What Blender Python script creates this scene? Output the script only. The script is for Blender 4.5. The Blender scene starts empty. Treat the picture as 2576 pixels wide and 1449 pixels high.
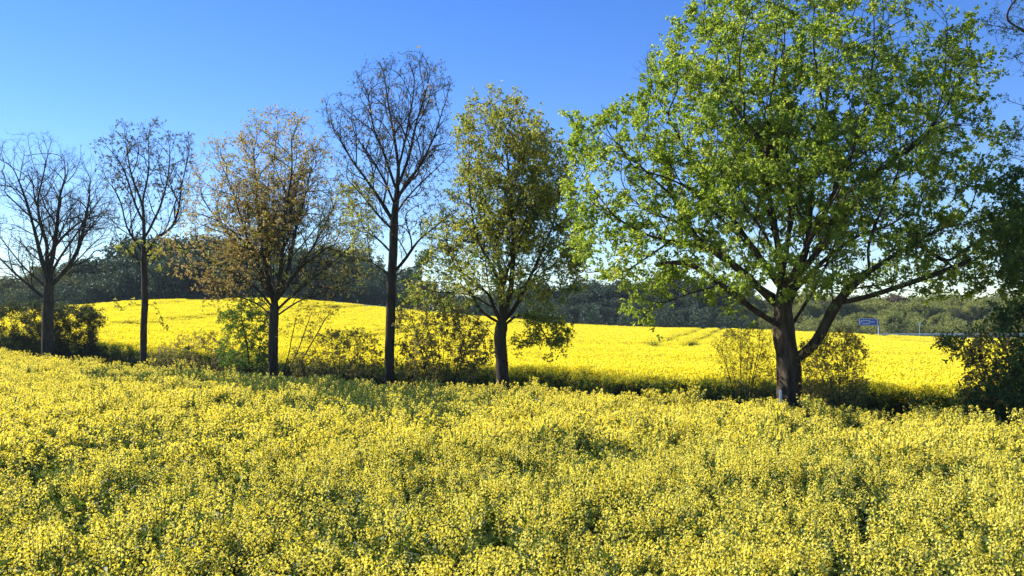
import bpy, math, random
import numpy as np
from mathutils import Vector

# ------------------------------------------------------------------ camera, sky, sun, exposure
S = bpy.context.scene
COL = S.collection
R = math.radians
F = 2200.0                      # focal length in the 2576-wide picture grid used for all measurements
CAM_Z = 3.35
PITCH = math.atan(75.5 / F)
cam_d = bpy.data.cameras.new("camera")
cam = bpy.data.objects.new("camera", cam_d)
COL.objects.link(cam)
cam.location = (0, 0, CAM_Z)
cam.rotation_euler = (R(90) + PITCH, 0, 0)
cam_d.sensor_width = 36.0
cam_d.lens = 36.0 * F / 2576.0
cam_d.clip_start = 0.1
cam_d.clip_end = 8000
S.camera = cam

SUN_AZ, SUN_EL = R(-68), R(37)   # azimuth from +Y (forward), negative = left of the view
w = bpy.data.worlds.new("World")
S.world = w
w.use_nodes = True
wn = w.node_tree
bg = wn.nodes["Background"]
sky = wn.nodes.new("ShaderNodeTexSky")
sky.sky_type = 'NISHITA'
sky.sun_disc = False
sky.sun_elevation = SUN_EL
sky.sun_rotation = SUN_AZ
sky.altitude = 0
sky.air_density = 1.0
sky.dust_density = 0.0
sky.ozone_density = 4.5
hs = wn.nodes.new("ShaderNodeHueSaturation")
hs.inputs["Saturation"].default_value = 1.25
hs.inputs["Hue"].default_value = .517
wn.links.new(sky.outputs[0], hs.inputs["Color"])
wn.links.new(hs.outputs[0], bg.inputs[0])
bg.inputs[1].default_value = 0.095

sd = bpy.data.lights.new("sun", 'SUN')
sun = bpy.data.objects.new("sun", sd)
COL.objects.link(sun)
sd.energy = 5.0
sd.angle = R(0.5)
sd.color = (1.0, 0.95, 0.86)
tosun = Vector((math.sin(SUN_AZ) * math.cos(SUN_EL), math.cos(SUN_AZ) * math.cos(SUN_EL), math.sin(SUN_EL)))
sun.rotation_euler = tosun.to_track_quat('Z', 'Y').to_euler()

S.view_settings.view_transform = 'Standard'
S.view_settings.look = 'None'
S.view_settings.exposure = 1.1
S.view_settings.gamma = 1.0
S.cycles.max_bounces = 6
S.cycles.diffuse_bounces = 3
S.cycles.transmission_bounces = 4
S.cycles.transparent_max_bounces = 4

rng = np.random.default_rng(7)
random.seed(7)

# ------------------------------------------------------------------ helpers
CP, SP = math.cos(PITCH), math.sin(PITCH)


def at(x, y, Y):
    """points on picture position x, y (2576 x 1449 grid) at the forward distance Y"""
    x = np.asarray(x, float); y = np.asarray(y, float); Y = np.asarray(Y, float)
    x, y, Y = np.broadcast_arrays(x, y, Y)
    kx = (x - 1288) / F
    ky = -(y - 724.5) / F
    fy = CP - ky * SP
    fz = SP + ky * CP
    t = Y / fy
    return np.stack([kx * t, Y + 0 * x, CAM_Z + fz * t], -1)


def row_Y(x, off=0.0):
    """forward distance of the tree row (plus an offset square to it) at picture position x"""
    k = (x - 1288) / F
    return (30.05 + off / 0.796) / (1 + 0.76 * k)


_gx = np.array([-300, -120, -76, -64, -58, -49.5, -34.8, -30, -17, -2.2, 9.6, 18.4, 30.3, 48, 65.7, 76, 120, 300.])
_gz = np.array([2.0, 3.0, 3.5, 4.1, 4.65, 5.0, 5.0, 4.65, 3.47, 2.2, 1.16, .75, .4, -.2, -.85, -1.0, -1.2, -1.2])


def sstep(a, b, v):
    t = np.clip((v - a) / (b - a), 0, 1)
    return t * t * (3 - 2 * t)


def ground_z(X, Y):
    X = np.asarray(X, float); Y = np.asarray(Y, float)
    Xs = X * 130 / np.clip(Y, 90, 130)
    g = np.interp(Xs, _gx, _gz)
    t = np.clip((Y - 40) / 90, 0, 1)
    s = t ** 1.25
    z = g * s
    z = z + 0.12 * np.sin(X * .11 + 1) * np.sin(Y * .09) * sstep(45, 70, Y)
    meadow = sstep(-40, -31, X) * (1 - sstep(-16, -6, X))
    road = sstep(24, 36, X)
    drop = sstep(131, 146, Y)
    z = z - 1.3 * drop * (1 - meadow) * (1 - road) + 1.55 * sstep(131, 150, Y) * meadow
    z = z + (-.25 - z) * drop * road
    z = z * (1 - sstep(230, 420, Y))
    return z


def new_obj(name, data, parent=None):
    o = bpy.data.objects.new(name, data)
    COL.objects.link(o)
    if parent is not None:
        o.parent = parent
    return o


def tag(o, label=None, cat=None, group=None, kind=None):
    if label: o["label"] = label
    if cat: o["category"] = cat
    if group: o["group"] = group
    if kind: o["kind"] = kind
    return o


def root_empty(name, loc, label, cat, group=None):
    o = new_obj(name, None)
    o.location = loc
    o.empty_display_size = 0.5
    return tag(o, label, cat, group)


class Geo:
    """collects vertices and faces (with a material index) for ONE mesh"""
    def __init__(self):
        self.v, self.f, self.n = [], [], 0

    def add(self, V, Fa, mat=0):
        V = np.asarray(V, np.float64).reshape(-1, 3)
        Fa = np.asarray(Fa, np.int64)
        if len(Fa) == 0: return
        self.v.append(V)
        self.f.append((Fa + self.n, mat))
        self.n += len(V)

    def box(self, c, size, mat=0, rot=0.0, tilt=0.0):
        sx, sy, sz = np.array(size) / 2
        V = np.array([[a * sx, b * sy, d * sz] for d in (-1, 1) for b in (-1, 1) for a in (-1, 1)], float)
        ct, st = math.cos(tilt), math.sin(tilt)
        V = V @ np.array([[ct, 0, st], [0, 1, 0], [-st, 0, ct]]).T
        c_, s_ = math.cos(rot), math.sin(rot)
        V = V @ np.array([[c_, -s_, 0], [s_, c_, 0], [0, 0, 1]]).T + np.array(c)
        self.add(V, [[0, 2, 3, 1], [4, 5, 7, 6], [0, 1, 5, 4], [1, 3, 7, 5], [3, 2, 6, 7], [2, 0, 4, 6]], mat)

    def tube(self, P, Rr, k=6, mat=0, cap=True, rough=0.0):
        P = np.asarray(P, float); Rr = np.asarray(Rr, float)
        n = len(P)
        if n < 2: return
        T = np.gradient(P, axis=0)
        T /= np.linalg.norm(T, axis=1)[:, None] + 1e-9
        m = np.abs(T.mean(0))
        ref = np.eye(3)[int(np.argmin(m))]
        U = np.cross(T, ref); U /= np.linalg.norm(U, axis=1)[:, None] + 1e-9
        W = np.cross(T, U)
        a = np.arange(k) * 2 * math.pi / k
        rr = Rr[:, None] * np.ones((1, k))
        if rough:
            rr = rr * (1 + rough * (rng.random((1, k)) - .5) * 2) * (1 + rough * .7 * (rng.random((n, k)) - .5) * 2)
        V = P[:, None] + rr[..., None] * (np.cos(a)[None, :, None] * U[:, None] + np.sin(a)[None, :, None] * W[:, None])
        i = np.arange(n - 1)[:, None] * k
        j = np.arange(k)[None]
        j2 = (j + 1) % k
        q = np.stack([i + j, i + j2, i + k + j2, i + k + j], -1).reshape(-1, 4)
        self.add(V.reshape(-1, 3), q, mat)

    def twigs(self, A, B, r0, r1, mat=0):
        """many straight three-sided twigs at once"""
        A = np.asarray(A); B = np.asarray(B)
        if len(A) == 0: return
        T = B - A
        T /= np.linalg.norm(T, axis=1)[:, None] + 1e-9
        ref = np.where(np.abs(T[:, 2:3]) < .8, np.array([[0, 0, 1.]]), np.array([[1., 0, 0]]))
        U = np.cross(T, ref); U /= np.linalg.norm(U, axis=1)[:, None] + 1e-9
        W = np.cross(T, U)
        V = []
        for (Q, r) in ((A, r0), (B, r1)):
            r = np.broadcast_to(np.asarray(r, float), (len(A),))[:, None]
            for a in (0, 2.094, 4.189):
                V.append(Q + r * (math.cos(a) * U + math.sin(a) * W))
        V = np.stack(V, 1)
        q = np.array([[0, 1, 4, 3], [1, 2, 5, 4], [2, 0, 3, 5]])
        idx = np.arange(len(A))[:, None, None] * 6 + q[None]
        self.add(V.reshape(-1, 3), idx.reshape(-1, 4), mat)

    def leaves(self, C, D, L, Wd, mat=0, bend=.25):
        """leaves: base C, direction D, length L, width Wd; two triangles folded along the midrib"""
        n = len(C)
        if n == 0: return
        D = D / (np.linalg.norm(D, axis=1)[:, None] + 1e-9)
        N = rng.normal(size=(n, 3)); N[:, 2] += .6
        X = np.cross(D, N); X /= np.linalg.norm(X, axis=1)[:, None] + 1e-9
        Z = np.cross(X, D)
        L = np.broadcast_to(L, (n,))[:, None]; Wd = np.broadcast_to(Wd, (n,))[:, None]
        a = C
        b = C + D * L * .5 + X * Wd * .5 + Z * Wd * bend
        c = C + D * L - Z * L * .12
        d = C + D * L * .5 - X * Wd * .5 + Z * Wd * bend
        V = np.stack([a, b, c, d], 1).reshape(-1, 3)
        i = np.arange(n)[:, None] * 4
        t = np.concatenate([i + np.array([[0, 1, 2]]), i + np.array([[0, 2, 3]])], 1).reshape(-1, 3)
        self.add(V, t, mat)

    def mesh(self, name, mats, smooth=False):
        V = np.concatenate(self.v)
        lv = np.concatenate([f.reshape(-1) for f, _ in self.f])
        tot = np.concatenate([np.full(len(f), f.shape[1]) for f, _ in self.f])
        mi = np.concatenate([np.full(len(f), m) for f, m in self.f])
        st = np.concatenate([[0], np.cumsum(tot)[:-1]])
        me = bpy.data.meshes.new(name)
        me.vertices.add(len(V)); me.vertices.foreach_set("co", V.astype(np.float32).ravel())
        me.loops.add(len(lv)); me.loops.foreach_set("vertex_index", lv.astype(np.int32))
        me.polygons.add(len(tot))
        me.polygons.foreach_set("loop_start", st.astype(np.int32))
        me.polygons.foreach_set("loop_total", tot.astype(np.int32))
        me.polygons.foreach_set("material_index", mi.astype(np.int32))
        me.polygons.foreach_set("use_smooth", np.full(len(tot), bool(smooth)))
        for m in mats: me.materials.append(m)
        me.update(calc_edges=True)
        return me


# ------------------------------------------------------------------ materials
def mat_base(name):
    m = bpy.data.materials.new(name)
    m.use_nodes = True
    nt = m.node_tree
    p = nt.nodes["Principled BSDF"]
    return m, nt, p


def ramp(nt, stops):
    r = nt.nodes.new("ShaderNodeValToRGB")
    e = r.color_ramp.elements
    while len(e) < len(stops): e.new(0.5)
    for i, (pos, c) in enumerate(stops):
        e[i].position = pos; e[i].color = (*c, 1)
    return r


def noise(nt, scale, detail=4, rough=.6, coord="Object", stretch=None):
    tc = nt.nodes.new("ShaderNodeTexCoord")
    n = nt.nodes.new("ShaderNodeTexNoise")
    n.inputs["Scale"].default_value = scale
    n.inputs["Detail"].default_value = detail
    n.inputs["Roughness"].default_value = rough
    src = tc.outputs[coord]
    if stretch:
        mp = nt.nodes.new("ShaderNodeMapping")
        mp.inputs["Scale"].default_value = stretch
        nt.links.new(src, mp.inputs[0]); src = mp.outputs[0]
    nt.links.new(src, n.inputs["Vector"])
    return n


def leaf_mat(name, stops, trans=.45, clump=1.2, rough=.55, tcol=None, spec=.3):
    """leaf: colour varies from leaf to leaf and slowly over the crown; light also passes through"""
    m, nt, p = mat_base(name)
    g = nt.nodes.new("ShaderNodeNewGeometry")
    n = noise(nt, clump, 2)
    mx = nt.nodes.new("ShaderNodeMath"); mx.operation = 'MULTIPLY_ADD'
    nt.links.new(g.outputs["Random Per Island"], mx.inputs[0]); mx.inputs[1].default_value = .55
    sb = nt.nodes.new("ShaderNodeMath"); sb.operation = 'MULTIPLY_ADD'
    nt.links.new(n.outputs[0], sb.inputs[0]); sb.inputs[1].default_value = 1.3; sb.inputs[2].default_value = -.42
    nt.links.new(sb.outputs[0], mx.inputs[2])
    r = ramp(nt, stops)
    nt.links.new(mx.outputs[0], r.inputs[0])
    nt.links.new(r.outputs[0], p.inputs["Base Color"])
    p.inputs["Roughness"].default_value = rough
    p.inputs["Specular IOR Level"].default_value = spec
    t = nt.nodes.new("ShaderNodeBsdfTranslucent")
    hsv = nt.nodes.new("ShaderNodeHueSaturation")
    hsv.inputs["Hue"].default_value = .5 - .012
    hsv.inputs["Saturation"].default_value = 1.1
    hsv.inputs["Value"].default_value = 1.5
    nt.links.new(r.outputs[0], hsv.inputs["Color"])
    nt.links.new(hsv.outputs[0], t.inputs[0])
    ms = nt.nodes.new("ShaderNodeMixShader"); ms.inputs[0].default_value = trans
    nt.links.new(p.outputs[0], ms.inputs[1]); nt.links.new(t.outputs[0], ms.inputs[2])
    nt.links.new(ms.outputs[0], nt.nodes["Material Output"].inputs[0])
    return m


def bark_mat(name, c0, c1, scale=9.0, bump=.6):
    m, nt, p = mat_base(name)
    n = noise(nt, scale, 6, .65, "Object", (1, 1, .22))
    n2 = noise(nt, 1.3, 3)
    r = ramp(nt, [(.32, c0), (.68, c1)])
    nt.links.new(n.outputs[0], r.inputs[0])
    r2 = ramp(nt, [(.35, (.75, .8, .7)), (.65, (1.15, 1.1, 1.0))])
    nt.links.new(n2.outputs[0], r2.inputs[0])
    mu = nt.nodes.new("ShaderNodeMix"); mu.data_type = 'RGBA'; mu.blend_type = 'MULTIPLY'; mu.inputs[0].default_value = 1
    nt.links.new(r.outputs[0], mu.inputs[6]); nt.links.new(r2.outputs[0], mu.inputs[7])
    nt.links.new(mu.outputs[2], p.inputs["Base Color"])
    b = nt.nodes.new("ShaderNodeBump"); b.inputs["Strength"].default_value = bump; b.inputs["Distance"].default_value = .04
    nt.links.new(n.outputs[0], b.inputs["Height"]); nt.links.new(b.outputs[0], p.inputs["Normal"])
    p.inputs["Roughness"].default_value = .9
    p.inputs["Specular IOR Level"].default_value = .15
    return m


def flat_mat(name, c, rough=.6, metal=0.0, var=.15, scale=3.0):
    m, nt, p = mat_base(name)
    n = noise(nt, scale, 4)
    r = ramp(nt, [(.3, tuple(v * (1 - var) for v in c)), (.7, tuple(min(1, v * (1 + var)) for v in c))])
    nt.links.new(n.outputs[0], r.inputs[0]); nt.links.new(r.outputs[0], p.inputs["Base Color"])
    p.inputs["Roughness"].default_value = rough; p.inputs["Metallic"].default_value = metal
    return m


M_bark = bark_mat("bark_dark", (.028, .022, .017), (.085, .068, .05))
M_bark_oak = bark_mat("bark_oak", (.018, .014, .011), (.12, .085, .064), 8, 1.0)
M_twig = bark_mat("twig", (.03, .022, .02), (.07, .055, .045), 9, .2)
M_twig_far = bark_mat("twig_far", (.05, .042, .03), (.11, .09, .065), 3, .2)
M_leaf_oak = leaf_mat("leaf_oak", [(0, (.07, .125, .015)), (.5, (.20, .29, .04)), (1, (.46, .48, .12))], .6, 1.0)
M_leaf_maple = leaf_mat("leaf_olive", [(0, (.10, .13, .025)), (.5, (.24, .265, .05)), (1, (.40, .37, .10))], .6, 1.3)
M_leaf_rust = leaf_mat("leaf_rust", [(0, (.15, .13, .04)), (.45, (.29, .235, .075)), (1, (.42, .31, .12))], .55, 1.3)
M_leaf_bud = leaf_mat("leaf_bud", [(0, (.05, .06, .03)), (.6, (.10, .10, .045)), (1, (.2, .11, .05))], .35, 1.3)
M_leaf_bush = leaf_mat("leaf_bush", [(0, (.11, .115, .03)), (.5, (.23, .21, .06)), (1, (.36, .28, .10))], .45, 1.5)
M_leaf_green = leaf_mat("leaf_green", [(0, (.05, .10, .02)), (.5, (.09, .16, .03)), (1, (.17, .23, .05))], .45, 1.5)
M_leaf_dark = leaf_mat("leaf_dark", [(0, (.02, .055, .018)), (.6, (.06, .12, .03)), (1, (.17, .22, .06))], .4, 1.5)
M_leaf_willow = leaf_mat("leaf_willow", [(0, (.02, .04, .016)), (.5, (.045, .07, .022)), (1, (.12, .12, .04))], .3, 1.2)
M_far_dark = leaf_mat("far_leaf_dark", [(0, (.02, .045, .024)), (.6, (.045, .08, .035)), (1, (.10, .14, .05))], .2, .35)  # shade of the backlit woods is painted into this leaf colour
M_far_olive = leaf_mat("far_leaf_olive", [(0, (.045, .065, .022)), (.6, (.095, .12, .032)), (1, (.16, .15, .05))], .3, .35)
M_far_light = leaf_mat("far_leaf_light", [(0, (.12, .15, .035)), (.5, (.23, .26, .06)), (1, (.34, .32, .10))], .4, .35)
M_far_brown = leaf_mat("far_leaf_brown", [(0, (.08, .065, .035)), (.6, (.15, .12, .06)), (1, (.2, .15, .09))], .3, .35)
M_petal = leaf_mat("rape_petal", [(0, (.86, .71, .04)), (.4, (.95, .83, .09)), (.72, (.97, .89, .22)), (1, (.98, .96, .7))], .4, .8, .5, spec=.2)  # cream end of the ramp paints bright highlights onto some petals
M_petal_far = leaf_mat("rape_petal_far", [(0, (.85, .75, .05)), (.5, (.92, .83, .08)), (1, (.95, .91, .16))], .4, .4, .6, spec=.1)
M_rape = leaf_mat("rape_green", [(0, (.045, .08, .018)), (.5, (.09, .14, .03)), (1, (.17, .21, .05))], .35, 1.0)
M_grass = leaf_mat("grass_blade", [(0, (.012, .02, .006)), (.5, (.028, .04, .01)), (1, (.06, .06, .02))], .35, .7)  # very dark: the shade of the strip is put into the blade colour


def ground_mat():
    m, nt, p = mat_base("ground_green")
    n = noise(nt, .35, 8, .7)
    n2 = noise(nt, 9, 4, .7)
    r = ramp(nt, [(.3, (.035, .055, .014)), (.55, (.055, .095, .02)), (.75, (.10, .12, .035))])
    mx = nt.nodes.new("ShaderNodeMath"); mx.operation = 'MULTIPLY_ADD'; mx.inputs[1].default_value = .4
    nt.links.new(n2.outputs[0], mx.inputs[0])
    sb = nt.nodes.new("ShaderNodeMath"); sb.operation = 'MULTIPLY'; sb.inputs[1].default_value = .62
    nt.links.new(n.outputs[0], sb.inputs[0]); nt.links.new(sb.outputs[0], mx.inputs[2])
    nt.links.new(mx.outputs[0], r.inputs[0]); nt.links.new(r.outputs[0], p.inputs["Base Color"])
    b = nt.nodes.new("ShaderNodeBump"); b.inputs["Strength"].default_value = .8; b.inputs["Distance"].default_value = .08
    nt.links.new(n2.outputs[0], b.inputs["Height"]); nt.links.new(b.outputs[0], p.inputs["Normal"])
    p.inputs["Roughness"].default_value = .95
    return m


M_ground = ground_mat()

# ------------------------------------------------------------------ ground (one sheet to the horizon)
ax = np.concatenate([[-4000, -2500, -1500, -900, -600, -400, -300], np.arange(-240, 241, 3.0), [300, 400, 600, 900, 1500, 2500, 4000]])
ay = np.concatenate([[-1500, -600, -200, -80, -30], np.arange(-10, 261, 2.5), np.arange(270, 460, 15), [520, 700, 1000, 1500, 2500, 4000, 6000]])
GX, GY = np.meshgrid(ax, ay)
GZ = ground_z(GX, GY)
g = Geo()
nx, ny = len(ax), len(ay)
ii, jj = np.meshgrid(np.arange(nx - 1), np.arange(ny - 1))
q = np.stack([jj * nx + ii, jj * nx + ii + 1, (jj + 1) * nx + ii + 1, (jj + 1) * nx + ii], -1).reshape(-1, 4)
g.add(np.stack([GX, GY, GZ], -1).reshape(-1, 3), q)
tag(new_obj("ground", g.mesh("ground", [M_ground], True)), kind="structure")

# road beyond the right end of the far field
M_asphalt = flat_mat("asphalt", (.055, .055, .055), .9, 0, .2, 2)
g = Geo()
rx = np.arange(36, 300, 4.0)
a = np.stack([rx, 156 + 0 * rx, ground_z(rx, 156 + 0 * rx) + .03], -1)
b = np.stack([rx, 163.5 + 0 * rx, ground_z(rx, 163.5 + 0 * rx) + .03], -1)
n_ = len(rx)
i = np.arange(n_ - 1)[:, None]
g.add(np.concatenate([a, b]), np.concatenate([i, i + 1, i + 1 + n_, i + n_], 1))
tag(new_obj("road", g.mesh("road", [M_asphalt])), kind="structure")


# ------------------------------------------------------------------ tree growing
def in_poly(x, y, poly):
    poly = np.asarray(poly, float)
    c = np.zeros(len(x), bool)
    j = len(poly) - 1
    for i in range(len(poly)):
        xi, yi = poly[i]; xj, yj = poly[j]
        if yi != yj:
            c ^= ((yi > y) != (yj > y)) & (x < (xj - xi) * (y - yi) / (yj - yi) + xi)
        j = i
    return c


def sample_poly(poly, n, Y0, dmax):
    """n points in a rounded volume whose outline is the polygon"""
    poly = np.asarray(poly, float)
    lo, hi = poly.min(0), poly.max(0)
    out = []
    tot = 0
    ys = np.linspace(lo[1], hi[1], 80)
    xs = np.linspace(lo[0], hi[0], 200)
    L = np.full(80, np.nan); H = np.full(80, np.nan)
    for k, yy in enumerate(ys):
        m = in_poly(xs, np.full(200, yy), poly)
        if m.any(): L[k], H[k] = xs[m][0], xs[m][-1]
    ok = ~np.isnan(L)
    while tot < n:
        x = rng.uniform(lo[0], hi[0], n * 2); y = rng.uniform(lo[1], hi[1], n * 2)
        m = in_poly(x, y, poly)
        out.append(np.stack([x[m], y[m]], 1)); tot += m.sum()
    P = np.concatenate(out)[:n]
    l = np.interp(P[:, 1], ys[ok], L[ok]); h = np.interp(P[:, 1], ys[ok], H[ok])
    u = np.clip((P[:, 0] - (l + h) / 2) / ((h - l) / 2 + 1e-6), -1, 1)
    wmax = np.nanmax(H - L)
    D = dmax * np.sqrt(1 - u * u * .9) * np.clip((h - l) / wmax * 1.3, .25, 1)
    d = rng.uniform(-1, 1, n)
    d = np.sign(d) * np.abs(d) ** .8 * D
    return at(P[:, 0], P[:, 1], Y0 + d)


def resample(P, step):
    P = np.asarray(P, float)
    # smooth polyline (Catmull-Rom)
    Q = np.vstack([2 * P[0] - P[1], P, 2 * P[-1] - P[-2]])
    out = []
    for i in range(1, len(Q) - 2):
        p0, p1, p2, p3 = Q[i - 1], Q[i], Q[i + 1], Q[i + 2]
        n = max(2, int(np.linalg.norm(p2 - p1) / step))
        t = (np.arange(n) / n)[:, None]
        out.append(.5 * ((2 * p1) + (-p0 + p2) * t + (2 * p0 - 5 * p1 + 4 * p2 - p3) * t ** 2 + (-p0 + 3 * p1 - 3 * p2 + p3) * t ** 3))
    out.append(P[-1:])
    return np.concatenate(out)


class Skel:
    def __init__(self, step):
        self.P, self.par, self.step = [], [], step
        self.fixed = 0
        self.light = set()

    def limb(self, pts, attach=True, wob=.03):
        """pts: world points; the first is replaced by the nearest node already there"""
        pts = np.asarray(pts, float)
        base = -1
        if attach and self.P:
            A = np.asarray(self.P)
            base = int(np.argmin(((A - pts[0]) ** 2).sum(1)))
            pts = pts.copy(); pts[0] = A[base]
        Q = resample(pts, self.step)
        if wob:
            wv = np.cumsum(rng.normal(size=Q.shape), 0) * wob * self.step
            wv -= np.linspace(0, 1, len(Q))[:, None] * wv[-1]
            Q = Q + wv * min(1, len(Q) / 8)
        if base >= 0: Q = Q[1:]
        prev = base
        for p in Q:
            self.P.append(p); self.par.append(prev); prev = len(self.P) - 1
        return prev

    def grow(self, A, di, dk, trop=(0, 0, .25), it=120, jit=.12, out=0.0, centre=None):
        P = [np.asarray(p) for p in self.P]
        par = list(self.par)
        PA = np.asarray(P)
        ni = np.zeros(len(A), int); nd = np.full(len(A), 1e9)
        for s in range(0, len(PA), 400):
            d = np.linalg.norm(A[:, None] - PA[None, s:s + 400], axis=2)
            k = d.argmin(1); dd = d[np.arange(len(A)), k]
            m = dd < nd; nd[m] = dd[m]; ni[m] = k[m] + s
        trop = np.asarray(trop, float)
        for _ in range(it):
            keep = nd > dk
            A, ni, nd = A[keep], ni[keep], nd[keep]
            if len(A) == 0: break
            act = nd < di
            if not act.any():
                di *= 1.25
                if di > 6: break
                continue
            idx = ni[act]
            PA = np.asarray(P)
            v = A[act] - PA[idx]
            v /= np.linalg.norm(v, axis=1)[:, None] + 1e-9
            acc = np.zeros((len(P), 3)); np.add.at(acc, idx, v)
            un = np.unique(idx)
            d = acc[un]; nrm = np.linalg.norm(d, axis=1)
            d = d / (nrm[:, None] + 1e-9)
            pv = PA[un] - PA[np.maximum(np.asarray(par)[un], 0)]
            pv /= np.linalg.norm(pv, axis=1)[:, None] + 1e-9
            d = d + trop + .35 * pv + rng.normal(size=d.shape) * jit
            d /= np.linalg.norm(d, axis=1)[:, None] + 1e-9
            new = PA[un] + d * self.step
            s0 = len(P)
            P.extend(new); par.extend(un.tolist())
            dn = np.linalg.norm(A[:, None] - new[None], axis=2)
            k = dn.argmin(1); dd = dn[np.arange(len(A)), k]
            m = dd < nd
            nd[m] = dd[m]; ni[m] = k[m] + s0
            if not m.any():
                # stuck attractors: drop the ones being chased
                A, ni, nd = A[~act], ni[~act], nd[~act]
            else:
                stuck = act & ~m & (nd < di * .6) & (rng.random(len(A)) < .3)
                A, ni, nd = A[~stuck], ni[~stuck], nd[~stuck]
            if len(P) > 26000: break
        self.P, self.par = [np.asarray(p) for p in P], par

    def branch_out(self, polys, Y0, levels, up=.35):
        """orders of side branches: levels = [(spacing, angle, length factor, shortest, longest)]"""
        P = [np.asarray(p) for p in self.P]; par = list(self.par)
        polys = [(np.asarray(p, float), dd, dm) for p, dd, dm in polys]

        def inside(q):
            fy = q[1] * CP + (q[2] - CAM_Z) * SP
            fz = -q[1] * SP + (q[2] - CAM_Z) * CP
            x = 1288 + F * q[0] / fy; y = 724.5 - F * fz / fy
            for p, dd, dm in polys:
                if abs(q[1] - Y0 - dd) < dm * 1.05 and in_poly(np.array([x]), np.array([y]), p)[0]: return True
            return False
        # chains of the existing skeleton: (node list)
        chains, cur = [], []
        for i in range(len(P)):
            if cur and par[i] != cur[-1]:
                chains.append(cur); cur = []
            cur.append(i)
        chains.append(cur)
        chains = chains[1:] if len(chains) > 3 else chains
        st = self.step
        for (gap_, ang, lf, lmin, lmax) in levels:
            nxt = []
            for ch in chains:
                n_ = len(ch); Lp = n_ * st
                k = max(1.0, n_ * (.16 if Lp > 2 else .25)) + rng.uniform(0, gap_ / st)
                side = rng.uniform(0, 6.28)
                while k < n_ - 1:
                    i = ch[int(k)]
                    d = P[ch[min(int(k) + 2, n_ - 1)]] - P[ch[max(int(k) - 2, 0)]]
                    d = d / (np.linalg.norm(d) + 1e-9)
                    side += 2.4 + rng.normal() * .4
                    u = np.cross(d, [.3, .9, .2]); u /= np.linalg.norm(u) + 1e-9
                    v = np.cross(d, u)
                    o = u * math.cos(side) + v * math.sin(side)
                    a = ang * rng.uniform(.75, 1.25)
                    q = d * math.cos(a) + o * math.sin(a); q[2] += up * .5
                    L = min(lmax, max(lmin, Lp * lf * (1.1 - .7 * k / n_))) * rng.uniform(.7, 1.2)
                    m = int(L / st); prev = i; pos = P[i]; new = []
                    bend = rng.normal(size=3) * .05
                    for j in range(m):
                        q = q + np.array([0, 0, up * .09]) + bend + rng.normal(size=3) * .10
                        q /= np.linalg.norm(q)
                        pos = pos + q * st
                        if j > 0 and not inside(pos): break
                        P.append(pos); par.append(prev); prev = len(P) - 1; new.append(prev)
                    if len(new) >= 2: nxt.append(new)
                    k += gap_ / st * rng.uniform(.6, 1.5)
            chains = nxt
            if len(P) > 60000: break
        self.P, self.par = P, par

    def sprigs(self, n, length, up=.3):
        """short side shoots on the thin outer nodes"""
        P = np.asarray(self.P); par = np.asarray(self.par)
        kids = np.bincount(par[par >= 0], minlength=len(P))
        h = self.heights(P, par)
        cand = np.where((h < 9) & (par >= 0))[0]
        if len(cand) == 0: return
        c = rng.choice(cand, n)
        d = rng.normal(size=(n, 3))
        pv = P[c] - P[par[c]]; pv /= np.linalg.norm(pv, axis=1)[:, None] + 1e-9
        d = d / np.linalg.norm(d, axis=1)[:, None] * .8 + pv * .7; d[:, 2] += up
        d /= np.linalg.norm(d, axis=1)[:, None]
        L = length * rng.uniform(.5, 1.2, n)
        m1 = P[c] + d * L[:, None] * .5
        d2 = d + rng.normal(size=(n, 3)) * .25
        m2 = m1 + d2 * L[:, None] * .5
        s0 = len(P)
        self.P = list(P) + list(m1) + list(m2)
        self.par = list(par) + c.tolist() + list(range(s0, s0 + n))
        self.s0 = s0

    @staticmethod
    def heights(P, par):
        h = np.zeros(len(P), int)
        for i in range(len(P) - 1, -1, -1):
            p = par[i]
            if p >= 0 and h[i] + 1 > h[p]: h[p] = h[i] + 1
        return h

    def finish(self, r_base, r_tip=.004, expo=None):
        P = np.asarray(self.P); par = np.asarray(self.par)
        order_ok = np.all(par < np.arange(len(P)))
        n = np.zeros(len(P))
        kids = [[] for _ in P]
        for i, p in enumerate(par):
            if p >= 0: kids[p].append(i)
        for i in range(len(P) - 1, -1, -1):
            if not kids[i]: n[i] += 1 if i < getattr(self, 's0', 1 << 40) else .15
            n[i] += getattr(self, 'w', {}).get(i, 0)
            if par[i] >= 0: n[par[i]] += n[i]
        roots = np.where(par < 0)[0]
        nt = n[roots].max()
        e = math.log(max(nt, 2)) / math.log(r_base / r_tip) if expo is None else expo
        rad = r_tip * np.maximum(n, .3) ** (1 / e)
        # smooth kinks
        for _ in range(2):
            Q = P.copy()
            for i in range(len(P)):
                p = par[i]
                if p < 0 or not kids[i]: continue
                main = kids[i][int(np.argmax(n[kids[i]]))] if len(kids[i]) > 1 else kids[i][0]
                Q[i] = P[i] * .5 + (P[p] + P[main]) * .25
            P = Q
        self.P, self.par_a, self.n, self.rad, self.kids = P, par, n, rad, kids
        self.h = self.heights(P, par)
        return self

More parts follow.
